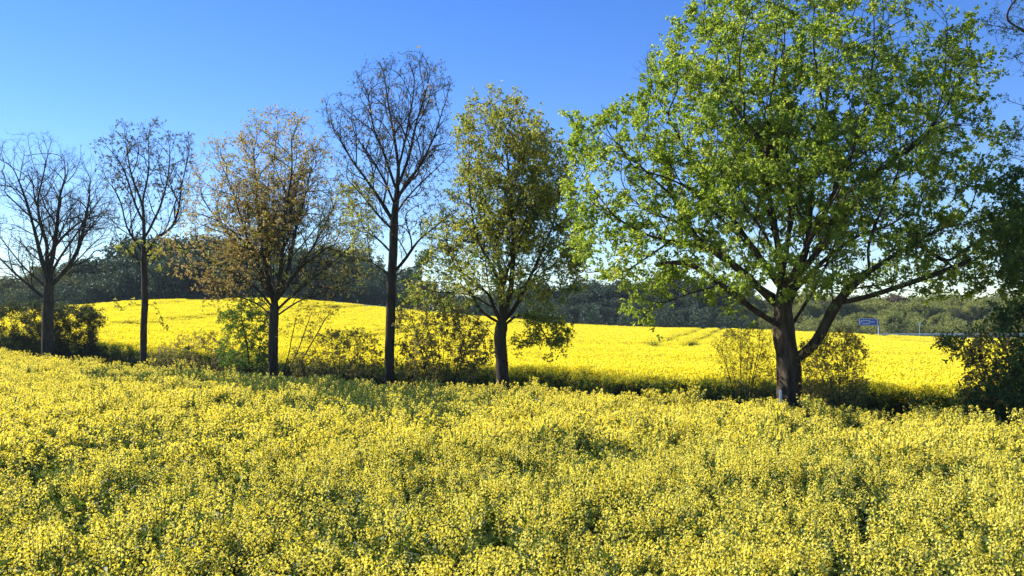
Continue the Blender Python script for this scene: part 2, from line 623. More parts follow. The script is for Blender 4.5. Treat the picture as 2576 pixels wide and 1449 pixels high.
    def emit(self, gt, gc, r_split=.018, mt=0, mc=0, kmax=10, flare=None, sides=(8, 6, 4)):
        P, par, rad, kids, n = self.P, self.par_a, self.rad, self.kids, self.n
        done = np.zeros(len(P), bool)
        starts = [(i, -1) for i in np.where(par < 0)[0]]
        TA, TB, R0, R1 = [], [], [], []
        while starts:
            i, p = starts.pop()
            chain = [] if p < 0 else [p]
            cur = i
            while True:
                chain.append(cur)
                ks = kids[cur]
                if not ks: break
                k = int(np.argmax(n[ks]))
                for j, c in enumerate(ks):
                    if j != k: starts.append((c, cur))
                cur = ks[k]
            rr = rad[chain].copy()
            if p >= 0: rr[0] = min(rad[p], rad[chain[1]] * 1.12)
            pts = P[chain]
            r0 = rr[1] if len(rr) > 1 else rr[0]
            # split a chain between trunk part and crown part
            big = rr >= r_split
            nb = int(big.sum())
            if nb >= 2:
                kk = kmax if rr[:nb].max() > .12 else (sides[0] if rr[:nb].max() > .06 else sides[1])
                ra = rr[:nb + 1].copy()
                if flare and p < 0:
                    zz = pts[:nb + 1, 2] - pts[0, 2]
                    ra = ra * (1 + flare * np.exp(-zz / .35))
                gt.tube(pts[:nb + 1], ra, kk, mt, rough=.06 if kk >= 8 else 0)
                pts, rr = pts[nb:], rr[nb:]
            if len(pts) >= 2:
                if rr[0] > .009:
                    gc.tube(pts, rr, sides[2], mc)
                else:
                    TA.append(pts[:-1]); TB.append(pts[1:]); R0.append(rr[:-1]); R1.append(rr[1:])
        if TA:
            gc.twigs(np.concatenate(TA), np.concatenate(TB), np.concatenate(R0), np.concatenate(R1), mc)

    def leaf_sites(self, hmax):
        m = (self.h <= hmax) & (self.par_a >= 0)
        idx = np.where(m)[0]
        d = self.P[idx] - self.P[self.par_a[idx]]
        d /= np.linalg.norm(d, axis=1)[:, None] + 1e-9
        return self.P[idx], d


def scatter_leaves(gc, sites, dirs, n, size, spread, mat, fill=None, asp=.6, droop=0.0, cluster=1):
    """n leaves in little rosettes round the twig nodes"""
    if len(sites) == 0 or n <= 0: return
    nc = max(1, n // cluster)
    c = rng.integers(0, len(sites), nc)
    C = sites[c] + rng.normal(size=(nc, 3)) * spread
    Dm = dirs[c]
    C = np.repeat(C, cluster, 0); Dm = np.repeat(Dm, cluster, 0)
    m = len(C)
    D = rng.normal(size=(m, 3)); D /= np.linalg.norm(D, axis=1)[:, None]
    D = D + Dm * .35; D[:, 2] -= droop
    L = size * rng.uniform(.6, 1.25, m)
    gc.leaves(C + rng.normal(size=(m, 3)) * size * .25, D, L, L * asp, mat)


def localise(geo, loc):
    loc = np.asarray(loc, float)
    geo.v = [v - loc for v in geo.v]


def plant_thing(name, label, cat, group, base, gt, gc, mats_t, mats_c, trunk_name="trunk", crown_name="crown"):
    root = root_empty(name, tuple(base), label, cat, group)
    if gt.n:
        localise(gt, base)
        new_obj(trunk_name, gt.mesh(name + "_" + trunk_name, mats_t, True), root)
    localise(gc, base)
    new_obj(crown_name, gc.mesh(name + "_" + crown_name, mats_c, False), root)
    return root


def px_limb(sk, pts, Y0, d0, d1, wob=.03):
    x = [p[0] for p in pts]; y = [p[1] for p in pts]
    t = np.linspace(0, 1, len(pts)) ** .8
    return sk.limb(at(x, y, Y0 + d0 + (d1 - d0) * t), True, wob)


def make_tree(name, label, cat, x0, ybase, trunk, limbs, blobs, r_base, step, di, dk, leaves, mats, off=0.0,
              sprig=(0, .3), trop=(0, 0, .25), r_tip=.004, hmax=3, group=None, flare=.35, jit=.12, r_split=.02, kmax=12, wob=.04,
              levels=((.34, .72, .42, .8, 2.6), (.26, .75, .45, .45, 1.2), (.22, .8, .5, .3, .5)), up=.35, heavy={}):
    Y0 = float(row_Y(x0, off))
    sk = Skel(step)
    b = at(x0, ybase, Y0)
    b[2] = float(ground_z(b[0], b[1])) - .05
    tp = [b] + [at(x, y, Y0) for x, y in trunk]
    sk.limb(tp, False, .02)
    sk.w = {}
    for li, (pts, d1) in enumerate(limbs):
        e_ = px_limb(sk, pts, Y0, 0, d1, wob)
        if li in heavy: sk.w[e_] = heavy[li]
    A = np.concatenate([sample_poly(poly, n, Y0 + dd, dm) for poly, n, dd, dm in blobs])
    sk.branch_out([(poly, dd, dm) for poly, n, dd, dm in blobs], Y0, levels, up)
    n0 = len(sk.P)
    rng.shuffle(A)
    m = int(len(A) * .5)
    sk.grow(A[:int(m * .2)], di * 1.2, .32, trop, jit=jit)
    sk.grow(A[int(m * .2):m], di, dk, trop, jit=jit)
    print(name, n0, len(sk.P))
    if sprig[0]: sk.sprigs(sprig[0], sprig[1])
    sk.finish(r_base, r_tip)
    gt, gc = Geo(), Geo()
    sk.emit(gt, gc, r_split, 0, 0, kmax, flare)
    P, d = sk.leaf_sites(hmax)
    for (n, size, spread, mi, asp, cl, filt) in leaves:
        if filt is not None:
            k = filt(P); scatter_leaves(gc, P[k], d[k], n, size, spread, mi, asp=asp, cluster=cl)
        else:
            scatter_leaves(gc, P, d, n, size, spread, mi, asp=asp, cluster=cl)
    return plant_thing(name, label, cat, group, b, gt, gc, [mats[0]], mats[1:])


def nz(P, s, seed):
    """cheap smooth noise for clumps, about -1..1"""
    r = np.random.default_rng(seed)
    v = 0
    for k in range(4):
        f = r.normal(size=3) * s; v = v + np.sin(P @ f + r.uniform(0, 6))
    return v / 2.2


ROW = "trees standing in a row between the two yellow fields"

# --- tree 1: bare spreading tree at the left edge
make_tree("bare_tree", "bare leafless tree with wide forked limbs, leftmost of the row", "tree", 120, 900,
          [(121, 830), (123, 760), (124, 700)],
          [([(124, 700), (118, 640), (125, 560), (112, 480), (85, 420), (70, 350)], .3),
           ([(124, 700), (150, 650), (185, 600), (225, 540), (262, 490)], -.8),
           ([(122, 720), (100, 640), (80, 560), (55, 480), (25, 400)], -1.2),
           ([(124, 690), (140, 600), (150, 500), (165, 430), (150, 370)], 1.3),
           ([(122, 760), (80, 725), (40, 690), (0, 650), (-40, 600)], .8),
           ([(122, 730), (60, 670), (10, 610), (-30, 560)], -1.5),
           ([(124, 770), (170, 745), (215, 735), (250, 722)], .8),
           ([(124, 720), (165, 680), (200, 620), (222, 520), (230, 430)], 1.0),
           ([(122, 650), (155, 600), (200, 560), (250, 540), (290, 520)], -1.8),
           ([(118, 620), (95, 520), (110, 440), (125, 360)], -1.0),
           ([(140, 700), (200, 650), (250, 600), (300, 575)], 1.6)],
          [([(10, 340), (90, 332), (135, 325), (140, 390), (195, 360), (240, 370), (280, 450), (305, 560), (290, 640), (240, 715), (140, 740), (60, 735), (-40, 690), (-75, 560), (-50, 420)], 2300, 0, 2.9),
           ([(200, 640), (270, 590), (320, 600), (300, 680), (220, 720)], 120, 0, 1.0)],
          .30, .17, 1.1, .2, [(900, .06, .03, 1, .6, 2, None)], [M_bark, M_twig, M_leaf_bud], sprig=(7000, .3), r_tip=.0064, trop=(0, 0, .18), up=.16, levels=((.28, .8, .5, 1.0, 3.2), (.2, .85, .5, .5, 1.6), (.14, .9, .55, .3, .7)), group=ROW)

# --- tree 2: thin straight tree with buds at the top
make_tree("budding_tree", "slim straight-trunked tree with leaf buds at its twig tips, second from the left", "tree", 361, 908,
          [(361, 830), (364, 740), (362, 650), (362, 560), (358, 480), (352, 400), (345, 340)],
          [([(362, 600), (385, 560), (410, 500), (425, 420), (430, 350)], .8),
           ([(362, 560), (335, 500), (310, 430), (280, 380), (245, 360)], -.6),
           ([(360, 520), (330, 440), (318, 370), (310, 310)], .9),
           ([(358, 500), (375, 420), (372, 340), (385, 300)], -.8),
           ([(362, 650), (395, 600), (440, 560), (460, 460), (480, 360)], -1.1),
           ([(362, 640), (320, 570), (300, 500), (262, 440)], 1.1),
           ([(362, 660), (330, 640), (300, 600), (270, 570)], -1.3),
           ([(361, 700), (340, 640), (330, 560), (325, 480)], 1.2),
           ([(364, 720), (400, 690), (430, 650), (470, 625), (520, 600)], .9),
           ([(363, 760), (395, 775), (405, 800), (412, 825)], -.4),
           ([(361, 770), (330, 765), (305, 775), (285, 770)], .5)],
          [([(300, 290), (345, 330), (380, 290), (410, 310), (430, 345), (485, 330), (492, 400), (470, 500), (450, 600), (385, 670), (330, 655), (290, 620), (265, 540), (250, 440), (235, 355), (265, 345)], 1300, 0, 2.2)],
          .165, .16, 1.1, .2, [(3800, .10, .05, 1, .6, 6, lambda P: P[:, 2] > 9.0 + nz(P, .9, 3)), (700, .13, .06, 2, .65, 4, lambda P: (P[:, 2] < 7.2)), (900, .07, .03, 1, .6, 3, None)],
          [M_bark, M_twig, M_leaf_bud, M_leaf_maple], sprig=(2500, .25), r_tip=.0065, levels=((.3, .75, .45, .8, 2.8), (.2, .8, .5, .45, 1.4), (.15, .85, .55, .3, .6)), trop=(0, 0, .3), hmax=2, group=ROW)

# --- tree 3: rust-coloured broad tree
make_tree("rusty_tree", "broad rounded tree with rusty orange young leaves, third from the left", "tree", 687, 940,
          [(687, 870), (688, 810), (690, 770)],
          [([(690, 770), (688, 690), (690, 600), (688, 500), (690, 400), (700, 310)], .2),
           ([(690, 770), (660, 690), (620, 600), (590, 500), (560, 420)], -.8),
           ([(690, 760), (725, 680), (745, 580), (770, 480), (790, 380)], .9),
           ([(690, 780), (650, 730), (590, 690), (520, 650), (440, 620)], .5),
           ([(688, 790), (740, 740), (800, 690), (860, 640), (920, 580)], -.7),
           ([(690, 770), (670, 680), (650, 560), (640, 440), (635, 340)], 1.4),
           ([(690, 770), (710, 660), (720, 540), (735, 420), (730, 330)], -1.5),
           ([(688, 800), (640, 760), (570, 740), (500, 720)], -1.2),
           ([(688, 800), (750, 760), (820, 735), (900, 700)], 1.2),
           ([(690, 760), (630, 660), (560, 570), (500, 490)], 1.6),
           ([(690, 760), (760, 660), (820, 560), (860, 470)], 1.7),
           ([(690, 760), (640, 650), (580, 580), (520, 540)], -2.0),
           ([(690, 760), (750, 680), (830, 620), (900, 600)], -2.2),
           ([(690, 790), (660, 755), (620, 740), (560, 760), (520, 770)], -.6)],
          [([(650, 275), (720, 265), (790, 310), (830, 360), (850, 420), (905, 440), (935, 500), (950, 600), (965, 690), (900, 740), (800, 765), (690, 745), (600, 765), (500, 745), (430, 690), (385, 640), (400, 592), (450, 580), (462, 500), (468, 420), (520, 350), (600, 345), (625, 300)], 3600, 0, 3.3)],
          .215, .15, 1.0, .19,
          [(27000, .09, .09, 1, .65, 5, lambda P: nz(P, .9, 5) + (-P[:, 0] - 10.3) * .35 + (P[:, 2] - 6) * .12 > -.35),
           (10000, .085, .08, 2, .6, 4, lambda P: nz(P, 1.1, 8) + (P[:, 0] + 10.3) * .2 > -.3),
           (4500, .07, .06, 1, .6, 4, None)],
          [M_bark, M_twig, M_leaf_rust, M_leaf_maple], sprig=(9000, .3), r_tip=.006, trop=(0, 0, .2), up=.25, levels=((.3, .75, .45, .8, 2.8), (.22, .8, .5, .45, 1.4), (.16, .85, .55, .3, .6)), group=ROW)

# --- tree 4: tall slender mostly bare tree
make_tree("tall_bare_tree", "tall slender nearly bare tree standing between the rusty orange tree and the olive green tree", "tree", 981, 958,
          [(981, 880), (983, 800), (984, 720), (988, 640), (992, 560), (1000, 470), (1005, 400), (1010, 300), (1018, 200)],
          [([(1000, 470), (1030, 390), (1050, 300), (1075, 220), (1085, 160)], .5),
           ([(998, 480), (970, 400), (940, 320), (925, 240), (905, 190)], -.5),
           ([(992, 560), (940, 480), (890, 410), (850, 340), (810, 280)], .7),
           ([(990, 580), (950, 540), (900, 480), (850, 430)], -1.2),
           ([(1000, 500), (1040, 440), (1080, 370), (1110, 290), (1130, 220)], -.8),
           ([(994, 540), (1030, 490), (1080, 440), (1130, 390)], 1.1),
           ([(1003, 430), (990, 340), (975, 250), (965, 180)], 1.2),
           ([(1004, 420), (1025, 320), (1040, 230), (1045, 160)], -1.3),
           ([(986, 690), (1020, 650), (1060, 600), (1110, 560), (1160, 520)], .5),
           ([(985, 720), (1010, 680), (1045, 672), (1075, 660)], -.4),
           ([(988, 640), (950, 600), (900, 570), (860, 560)], 1.3),
           ([(986, 700), (950, 670), (900, 650), (850, 640)], -.9),
           ([(985, 730), (940, 690), (900, 690)], .6),
           ([(998, 520), (960, 440), (915, 370), (870, 320)], -1.4),
           ([(996, 520), (1020, 460), (1070, 400), (1090, 330)], 1.6)],
          [([(1020, 128), (1085, 140), (1136, 195), (1132, 300), (1165, 420), (1160, 540), (1100, 600), (1050, 655), (1000, 650), (930, 665), (880, 620), (855, 560), (850, 460), (830, 380), (798, 285), (835, 230), (880, 228), (900, 165), (960, 150)], 3300, 0, 2.4)],
          .185, .14, .9, .17,
          [(6500, .075, .04, 1, .6, 4, lambda P: P[:, 2] > 6.5), (1200, .075, .04, 1, .6, 3, None), (260, .10, .08, 2, .6, 6, None),
           (3500, .08, .08, 3, .6, 5, lambda P: (P[:, 0] < -5.2) & (P[:, 2] < 8.6))],
          [M_bark, M_twig, M_leaf_bud, M_leaf_rust, M_leaf_maple], sprig=(5000, .25), r_tip=.0058, up=.6, levels=((.3, .75, .45, .8, 2.8), (.2, .8, .5, .45, 1.4), (.15, .85, .55, .3, .6)), trop=(0, 0, .38), hmax=2, group=ROW, jit=.08)

# --- tree 5: olive tree with forked trunk
make_tree("olive_green_tree", "olive green leafy tree with low-forking trunk, next to the left of the big oak", "tree", 1268, 972,
          [(1262, 900), (1258, 850), (1262, 815)],
          [([(1262, 815), (1235, 750), (1222, 660), (1218, 560), (1228, 450), (1235, 330)], .3),
           ([(1262, 815), (1282, 740), (1290, 640), (1288, 540), (1278, 420), (1262, 290)], -.5),
           ([(1265, 815), (1300, 770), (1335, 700), (1370, 620), (1400, 540), (1410, 440)], .8),
           ([(1260, 820), (1210, 780), (1175, 710), (1140, 640), (1110, 590)], -.9),
           ([(1262, 815), (1270, 700), (1310, 600), (1345, 500), (1350, 380)], 1.5),
           ([(1262, 815), (1250, 700), (1200, 600), (1180, 480), (1180, 360)], -1.6),
           ([(1262, 815), (1260, 700), (1250, 580), (1300, 450), (1310, 320)], -1.4),
           ([(1285, 745), (1350, 700), (1410, 680), (1460, 680)], -.8),
           ([(1262, 825), (1310, 790), (1360, 800), (1400, 830), (1425, 860)], .5),
           ([(1340, 795), (1370, 840), (1385, 880), (1390, 905)], .3),
           ([(1240, 770), (1180, 740), (1110, 735), (1040, 740)], .5),
           ([(1235, 745), (1170, 690), (1100, 660), (1060, 650)], 1.4),
           ([(1258, 860), (1230, 830), (1200, 800), (1150, 780)], -.6)],
          [([(1245, 218), (1300, 240), (1350, 290), (1400, 335), (1440, 390), (1452, 500), (1470, 640), (1480, 715), (1440, 755), (1330, 770), (1240, 760), (1100, 790), (1010, 785), (1000, 720), (1060, 650), (1048, 585), (1120, 520), (1165, 430), (1150, 330), (1172, 262), (1210, 230)], 3200, 0, 2.6),
           ([(1295, 790), (1400, 795), (1448, 820), (1440, 870), (1405, 890), (1398, 918), (1370, 910), (1372, 870), (1300, 885), (1285, 870), (1320, 840)], 300, 0, 1.0)],
          .225, .14, 1.0, .18,
          [(21000, .095, .09, 1, .65, 6, lambda P: (nz(P, 1.3, 15) + .22 * (P[:, 2] - 6.5) > -.1)), (24000, .095, .08, 1, .65, 5, lambda P: nz(P, 1.5, 12) > -.3),
           (12000, .09, .08, 2, .6, 5, lambda P: nz(P, .9, 11) > .0), (300, .09, .05, 1, .65, 3, lambda P: (P[:, 0] > .0) & (P[:, 2] < 3.2))],
          [M_bark, M_twig, M_leaf_maple, M_leaf_green], sprig=(5500, .3), r_tip=.0045, trop=(0, 0, .28), group=ROW)

# --- tree 6: the big green oak
OAKY = float(row_Y(1985))
make_tree("oak_tree", "huge bright green oak with thick trunk and low side limb, biggest of the row", "tree", 1986, 1012,
          [(1986, 960), (1984, 910), (1975, 860), (1970, 800), (1972, 740), (1966, 660), (1962, 580)],
          [([(1984, 915), (2030, 885), (2065, 840), (2090, 790), (2130, 735), (2175, 690)], -.6),
           ([(2175, 690), (2240, 650), (2320, 600), (2400, 560), (2470, 540)], -1.6),
           ([(2160, 705), (2185, 610), (2225, 510), (2262, 420), (2265, 320), (2270, 200)], -1.0),
           ([(2110, 765), (2180, 745), (2260, 720), (2350, 690), (2430, 660)], -1.9),
           ([(1972, 835), (2020, 770), (2070, 680), (2110, 590), (2170, 500), (2200, 400)], .8),
           ([(1970, 800), (2000, 720), (2030, 620), (2040, 500), (2060, 380), (2080, 250), (2100, 100)], 1.4),
           ([(1966, 690), (1985, 600), (1990, 500), (1975, 420), (1920, 350), (1857, 286), (1800, 170)], -.6),
           ([(1966, 660), (1950, 560), (1930, 440), (1935, 320), (1950, 180), (1960, 60)], .6),
           ([(1970, 820), (1917, 795), (1864, 755), (1788, 700), (1730, 662), (1650, 666)], -1.2),
           ([(1972, 790), (1920, 740), (1871, 690), (1800, 640), (1742, 590), (1700, 500)], .8),
           ([(1968, 740), (1900, 640), (1820, 560), (1740, 480), (1660, 440), (1580, 420)], -2.0),
           ([(1968, 720), (1880, 600), (1790, 480), (1720, 370), (1690, 250)], 1.8),
           ([(1742, 640), (1660, 600), (1570, 560), (1490, 500)], -1.6),
           ([(1650, 666), (1580, 680), (1520, 700)], -1.0),
           ([(1790, 700), (1740, 735), (1680, 760), (1620, 780)], -.8),
           ([(1970, 740), (2030, 620), (2100, 480), (2160, 330), (2190, 180), (2200, 30)], -2.2),
           ([(1968, 700), (1940, 560), (1860, 400), (1840, 250), (1830, 100)], 2.6),
           ([(1970, 760), (2050, 680), (2150, 600), (2250, 560), (2360, 480)], 2.6),
           ([(1970, 760), (1880, 700), (1780, 600), (1660, 540), (1560, 500)], 2.8),
           ([(1970, 740), (2080, 600), (2200, 440), (2330, 330), (2400, 220)], 1.0),
           ([(1970, 720), (1930, 600), (1860, 500), (1780, 380)], -3.2),
           ([(1970, 720), (2040, 600), (2110, 480), (2160, 360)], -3.4),
           ([(2262, 420), (2330, 340), (2370, 240), (2380, 130), (2384, 50)], -1.2),
           ([(2330, 340), (2400, 230), (2430, 140), (2437, 30)], .5),
           ([(1690, 300), (1650, 240), (1632, 190), (1626, 125)], .3),
           ([(1720, 330), (1705, 220), (1698, 140), (1700, 55)], -.4),
           ([(1830, 180), (1790, 110), (1755, 50), (1742, -10)], .2),
           ([(1580, 420), (1540, 350), (1520, 300), (1512, 262)], .2),
           ([(1500, 500), (1455, 420), (1443, 350), (1438, 295)], -.2),
           ([(2080, 250), (2050, 150), (2045, 80), (2042, 5)], .6),
           ([(2370, 690), (2450, 700), (2520, 690), (2590, 690)], -.6),
           ([(2400, 560), (2480, 600), (2560, 620), (2620, 640)], .4)],
          [([(1745, 5), (1765, -70), (2000, -130), (2300, -110), (2335, 20), (2340, 110), (2395, 75), (2435, 45), (2470, 110), (2512, 185), (2500, 260), (2532, 335), (2522, 420), (2560, 480), (2590, 560), (2590, 690), (2500, 728), (2380, 715), (2300, 745), (2190, 765), (2100, 760), (1960, 800), (1890, 830), (1800, 790), (1720, 735), (1650, 720), (1560, 725), (1490, 730), (1440, 640), (1422, 520), (1430, 420), (1440, 312), (1500, 292), (1545, 252), (1600, 262), (1622, 152), (1650, 130), (1680, 175), (1692, 72)], 6800, 0, 4.3),
           ([(2300, 560), (2600, 520), (2640, 740), (2500, 748), (2300, 738), (2180, 720), (2230, 640)], 700, -.6, 2.6),
           ([(1612, 260), (1608, 180), (1626, 112), (1645, 180), (1660, 260)], 60, .3, .4),
           ([(1680, 200), (1686, 90), (1700, 42), (1716, 100), (1730, 200)], 60, -.4, .4),
           ([(2368, 200), (2372, 90), (2384, 35), (2398, 100), (2405, 190)], 60, -1.2, .4),
           ([(2420, 200), (2425, 80), (2438, 15), (2452, 90), (2458, 200)], 60, .5, .4),
           ([(1495, 340), (1500, 290), (1512, 250), (1528, 290), (1540, 340)], 50, .2, .4),
           ([(1560, 700), (1650, 700), (1700, 740), (1640, 780), (1632, 822), (1600, 822), (1570, 790)], 260, -1.2, .7)],
          .33, .17, 1.2, .2,
          [(100000, .098, .08, 1, .68, 8, lambda P: (nz(P, 1.5, 21) + .7 * nz(P, 3.0, 24) > -.04 + .5 * ((P[:, 2] < 6.0) & (np.abs(P[:, 0] - 7.6) < 2.6)))), (34000, .10, .09, 1, .68, 8, lambda P: (nz(P, .8, 22) > .1)  & (P[:, 0] < 9.2)),
           (14000, .095, .08, 2, .65, 6, lambda P: P[:, 0] > 7.5)],  # darker leaves on the right half only: crown's shaded side painted in
          [M_bark_oak, M_twig, M_leaf_oak, M_leaf_green], sprig=(9000, .32), r_tip=.0045, trop=(0, 0, .14), group=ROW, flare=.3, kmax=22, hmax=3, heavy={0: 230, 8: 160, 9: 160, 3: 120})

# --- tree 7: beyond the right edge, its left side reaches into view
make_tree("gnarled_tree", "dark tree whose knotty branches reach in from the right edge at the upper right", "tree", 2760, 1030,
          [(2760, 900), (2755, 700), (2750, 500), (2745, 300), (2740, 100), (2735, -100)],
          [([(2745, 330), (2680, 290), (2610, 275), (2560, 262), (2520, 250)], .2),
           ([(2742, 250), (2680, 180), (2620, 120), (2560, 70), (2520, 50)], -.5),
           ([(2742, 200), (2680, 100), (2620, 30), (2590, -40)], .6),
           ([(2748, 560), (2690, 470), (2620, 420), (2560, 390)], -.3),
           ([(2750, 700), (2680, 620), (2600, 560), (2540, 520)], .5),
           ([(2742, 100), (2800, 0), (2860, -60)], .4),
           ([(2750, 500), (2820, 400), (2900, 300)], -.4),
           ([(2750, 600), (2690, 600), (2620, 640), (2560, 660)], -.9)],
          [([(2480, 60), (2530, -30), (2700, -160), (2900, -100), (2930, 100), (2700, 220), (2560, 190), (2500, 130)], 700, 0, 1.7),
           ([(2540, 330), (2620, 340), (2900, 320), (2960, 600), (2900, 740), (2620, 745), (2520, 730), (2500, 640), (2500, 520), (2520, 420)], 1500, 0, 2.2)],
          .28, .15, 1.0, .18,
          [(9000, .07, .05, 1, .35, 6, lambda P: P[:, 2] > 6.6), (26000, .095, .09, 2, .65, 6, lambda P: P[:, 2] < 7.2)],
          [M_bark, M_twig, M_leaf_dark, M_leaf_green], off=2.0, sprig=(3500, .25), r_tip=.005, trop=(0, 0, .05), jit=.3, wob=.12)


# ------------------------------------------------------------------ bushes and saplings along the row
def make_bush(name, label, cat, poly, stems, r, n_att, leaves, mats, off, dm=1.2, step=.12, sprig=(800, .25), xc=None, trop=(0, 0, .2), lean=(0, 0), jit=.15, group=None, rtip=.0035, trunk_name="stems", crown_name="foliage", ext=0.0):
    poly = np.asarray(poly, float)
    xc = float(poly[:, 0].mean()) if xc is None else xc
    Y0 = float(row_Y(xc, off))
    sk = Skel(step)
    b = at(xc, 900, Y0); b[2] = float(ground_z(b[0], b[1])) - .03
    first = True
    ymin, ymax = poly[:, 1].min(), poly[:, 1].max()
    for k in range(stems):
        u = (k + .5) / stems * 2 - 1
        bx = xc + u * (poly[:, 0].max() - poly[:, 0].min()) * .16
        p0 = at(bx, 900, Y0 + rng.uniform(-.3, .3)); p0[2] = b[2]
        tx = xc + u * (poly[:, 0].max() - poly[:, 0].min()) * .36 + lean[0]
        ty = ymin + (ymax - ymin) * rng.uniform(.18, .5)
        d = rng.uniform(-.6, .6) * dm
        p2 = at(tx, ty, Y0 + d)
        mid = (p0 + p2) / 2 + np.array([-u * .15, 0, .1])
        if stems <= 3 and k > 0: sk.limb([b + np.array([0, 0, .25]), mid, p2], True, .05)
        else: sk.limb([p0, mid, p2], False, .05)
    A = sample_poly(poly, n_att, Y0, dm)
    sk.grow(A, .8, .14, trop, jit=jit)
    sk.sprigs(*sprig)
    sk.finish(r, rtip)
    gt, gc = Geo(), Geo()
    sk.emit(gt, gc, .012, 0, 0, 8, .2)
    P, d = sk.leaf_sites(4)
    for (n, size, spread, mi, asp, cl, filt) in leaves:
        if filt is not None:
            k = filt(P); scatter_leaves(gc, P[k], d[k], n, size, spread, mi, asp=asp, cluster=cl)
        else:
            scatter_leaves(gc, P, d, n, size, spread, mi, asp=asp, cluster=cl)
    return plant_thing(name, label, cat, group, b, gt, gc, [mats[0]], mats[1:], trunk_name, crown_name)


make_bush("willow_bush", "wide dark green willow bush spreading behind the trunk of the leftmost tree", "bush",
          [(-60, 780), (40, 765), (110, 770), (190, 768), (245, 775), (258, 800), (235, 830), (255, 880), (230, 930), (-60, 930)], 14, .03, 900,
          [(52000, .13, .09, 1, .32, 4, None)], [M_bark, M_twig, M_leaf_willow], 2.0, dm=1.2, sprig=(1500, .3), trop=(.08, 0, .35))
make_bush("olive_bush", "low olive brown bush between the slim budding tree and the rusty tree", "bush",
          [(380, 885), (430, 865), (470, 840), (530, 835), (575, 850), (600, 900), (600, 960), (380, 960)], 8, .02, 480,
          [(6500, .08, .06, 1, .6, 4, None)], [M_bark, M_twig, M_leaf_bush], .8, dm=1.0, sprig=(900, .22))
make_bush("twin_stem_sapling", "young green tree with two thin leaning stems just left of the rusty tree's trunk", "tree",
          [(540, 800), (570, 775), (620, 750), (670, 760), (680, 800), (678, 930), (560, 930), (550, 880), (570, 840)], 2, .06, 420,
          [(8500, .09, .07, 1, .6, 5, None)], [M_bark, M_twig, M_leaf_green], .3, dm=.9, sprig=(900, .22), xc=645, lean=(-14, -40), trunk_name="trunk", crown_name="crown")
make_bush("leaning_sapling", "thin dark sapling just right of the rusty tree's trunk, leaning right", "tree",
          [(720, 800), (760, 760), (850, 765), (852, 800), (800, 830), (740, 845), (705, 850)], 3, .05, 150,
          [(700, .075, .05, 1, .6, 4, None)], [M_bark, M_twig, M_leaf_rust], .2, dm=.6, sprig=(260, .3), xc=712, lean=(70, 0), trop=(.25, 0, .05), trunk_name="trunk", crown_name="crown")
make_bush("scrubby_bush", "scrubby brown bush between the rusty tree and the tall bare tree", "bush",
          [(735, 860), (780, 845), (840, 835), (880, 825), (940, 850), (965, 880), (965, 960), (730, 960)], 9, .022, 620,
          [(6500, .085, .06, 1, .6, 4, lambda P: nz(P, 2.2, 31) > -.5)], [M_bark, M_twig, M_leaf_bush], .9, dm=1.1, sprig=(1200, .24))
make_bush("leafy_bush", "large loose leafy bush between the tall bare tree and the olive tree", "bush",
          [(1000, 790), (1010, 745), (1060, 735), (1130, 760), (1200, 790), (1235, 850), (1240, 900), (1235, 990), (1000, 990), (998, 880)], 12, .03, 1200,
          [(12000, .095, .07, 1, .6, 5, lambda P: nz(P, 1.8, 33) > -.6)], [M_bark, M_twig, M_leaf_bush], 1.2, dm=1.4, sprig=(1800, .26))
make_bush("twiggy_bush", "sparse twiggy bush of thin upright stems just left of the oak's trunk", "bush",
          [(1795, 860), (1830, 835), (1940, 835), (1955, 900), (1950, 1010), (1850, 1010), (1820, 950), (1800, 900)], 10, .016, 420,
          [(4200, .05, .04, 1, .55, 3, None)], [M_bark, M_twig, M_leaf_bush], .8, dm=.7, sprig=(1300, .28), trop=(-.05, 0, .45), rtip=.0028)
make_bush("feathery_bush", "fine-leaved bush with slanting twigs just right of the oak's trunk", "bush",
          [(2010, 870), (2060, 840), (2130, 830), (2175, 850), (2180, 910), (2160, 950), (2195, 985), (2150, 1040), (2010, 1040)], 9, .018, 800,
          [(9000, .06, .05, 1, .55, 4, None)], [M_bark, M_twig, M_leaf_bush], .9, dm=.9, sprig=(1700, .22), trop=(.18, 0, .25), rtip=.0028)
make_bush("evergreen_bush", "tall dark green bush with dense leaves at the right edge of the row", "bush",
          [(2345, 868), (2370, 852), (2440, 862), (2480, 800), (2540, 770), (2640, 750), (2760, 760), (2800, 1100), (2440, 1100), (2425, 1000), (2450, 940), (2420, 900)], 10, .05, 1900,
          [(27000, .09, .08, 1, .55, 5, lambda P: nz(P, 2.0, 35) > -.5), (1800, .08, .05, 2, .6, 4, lambda P: P[:, 0] < at(2445, 900, row_Y(2550, .6))[0])],  # paler second leaves paint the sunlight on the left sprigs
          [M_bark, M_twig, M_leaf_dark, M_leaf_rust], .6, dm=1.5, sprig=(3000, .25), xc=2580)


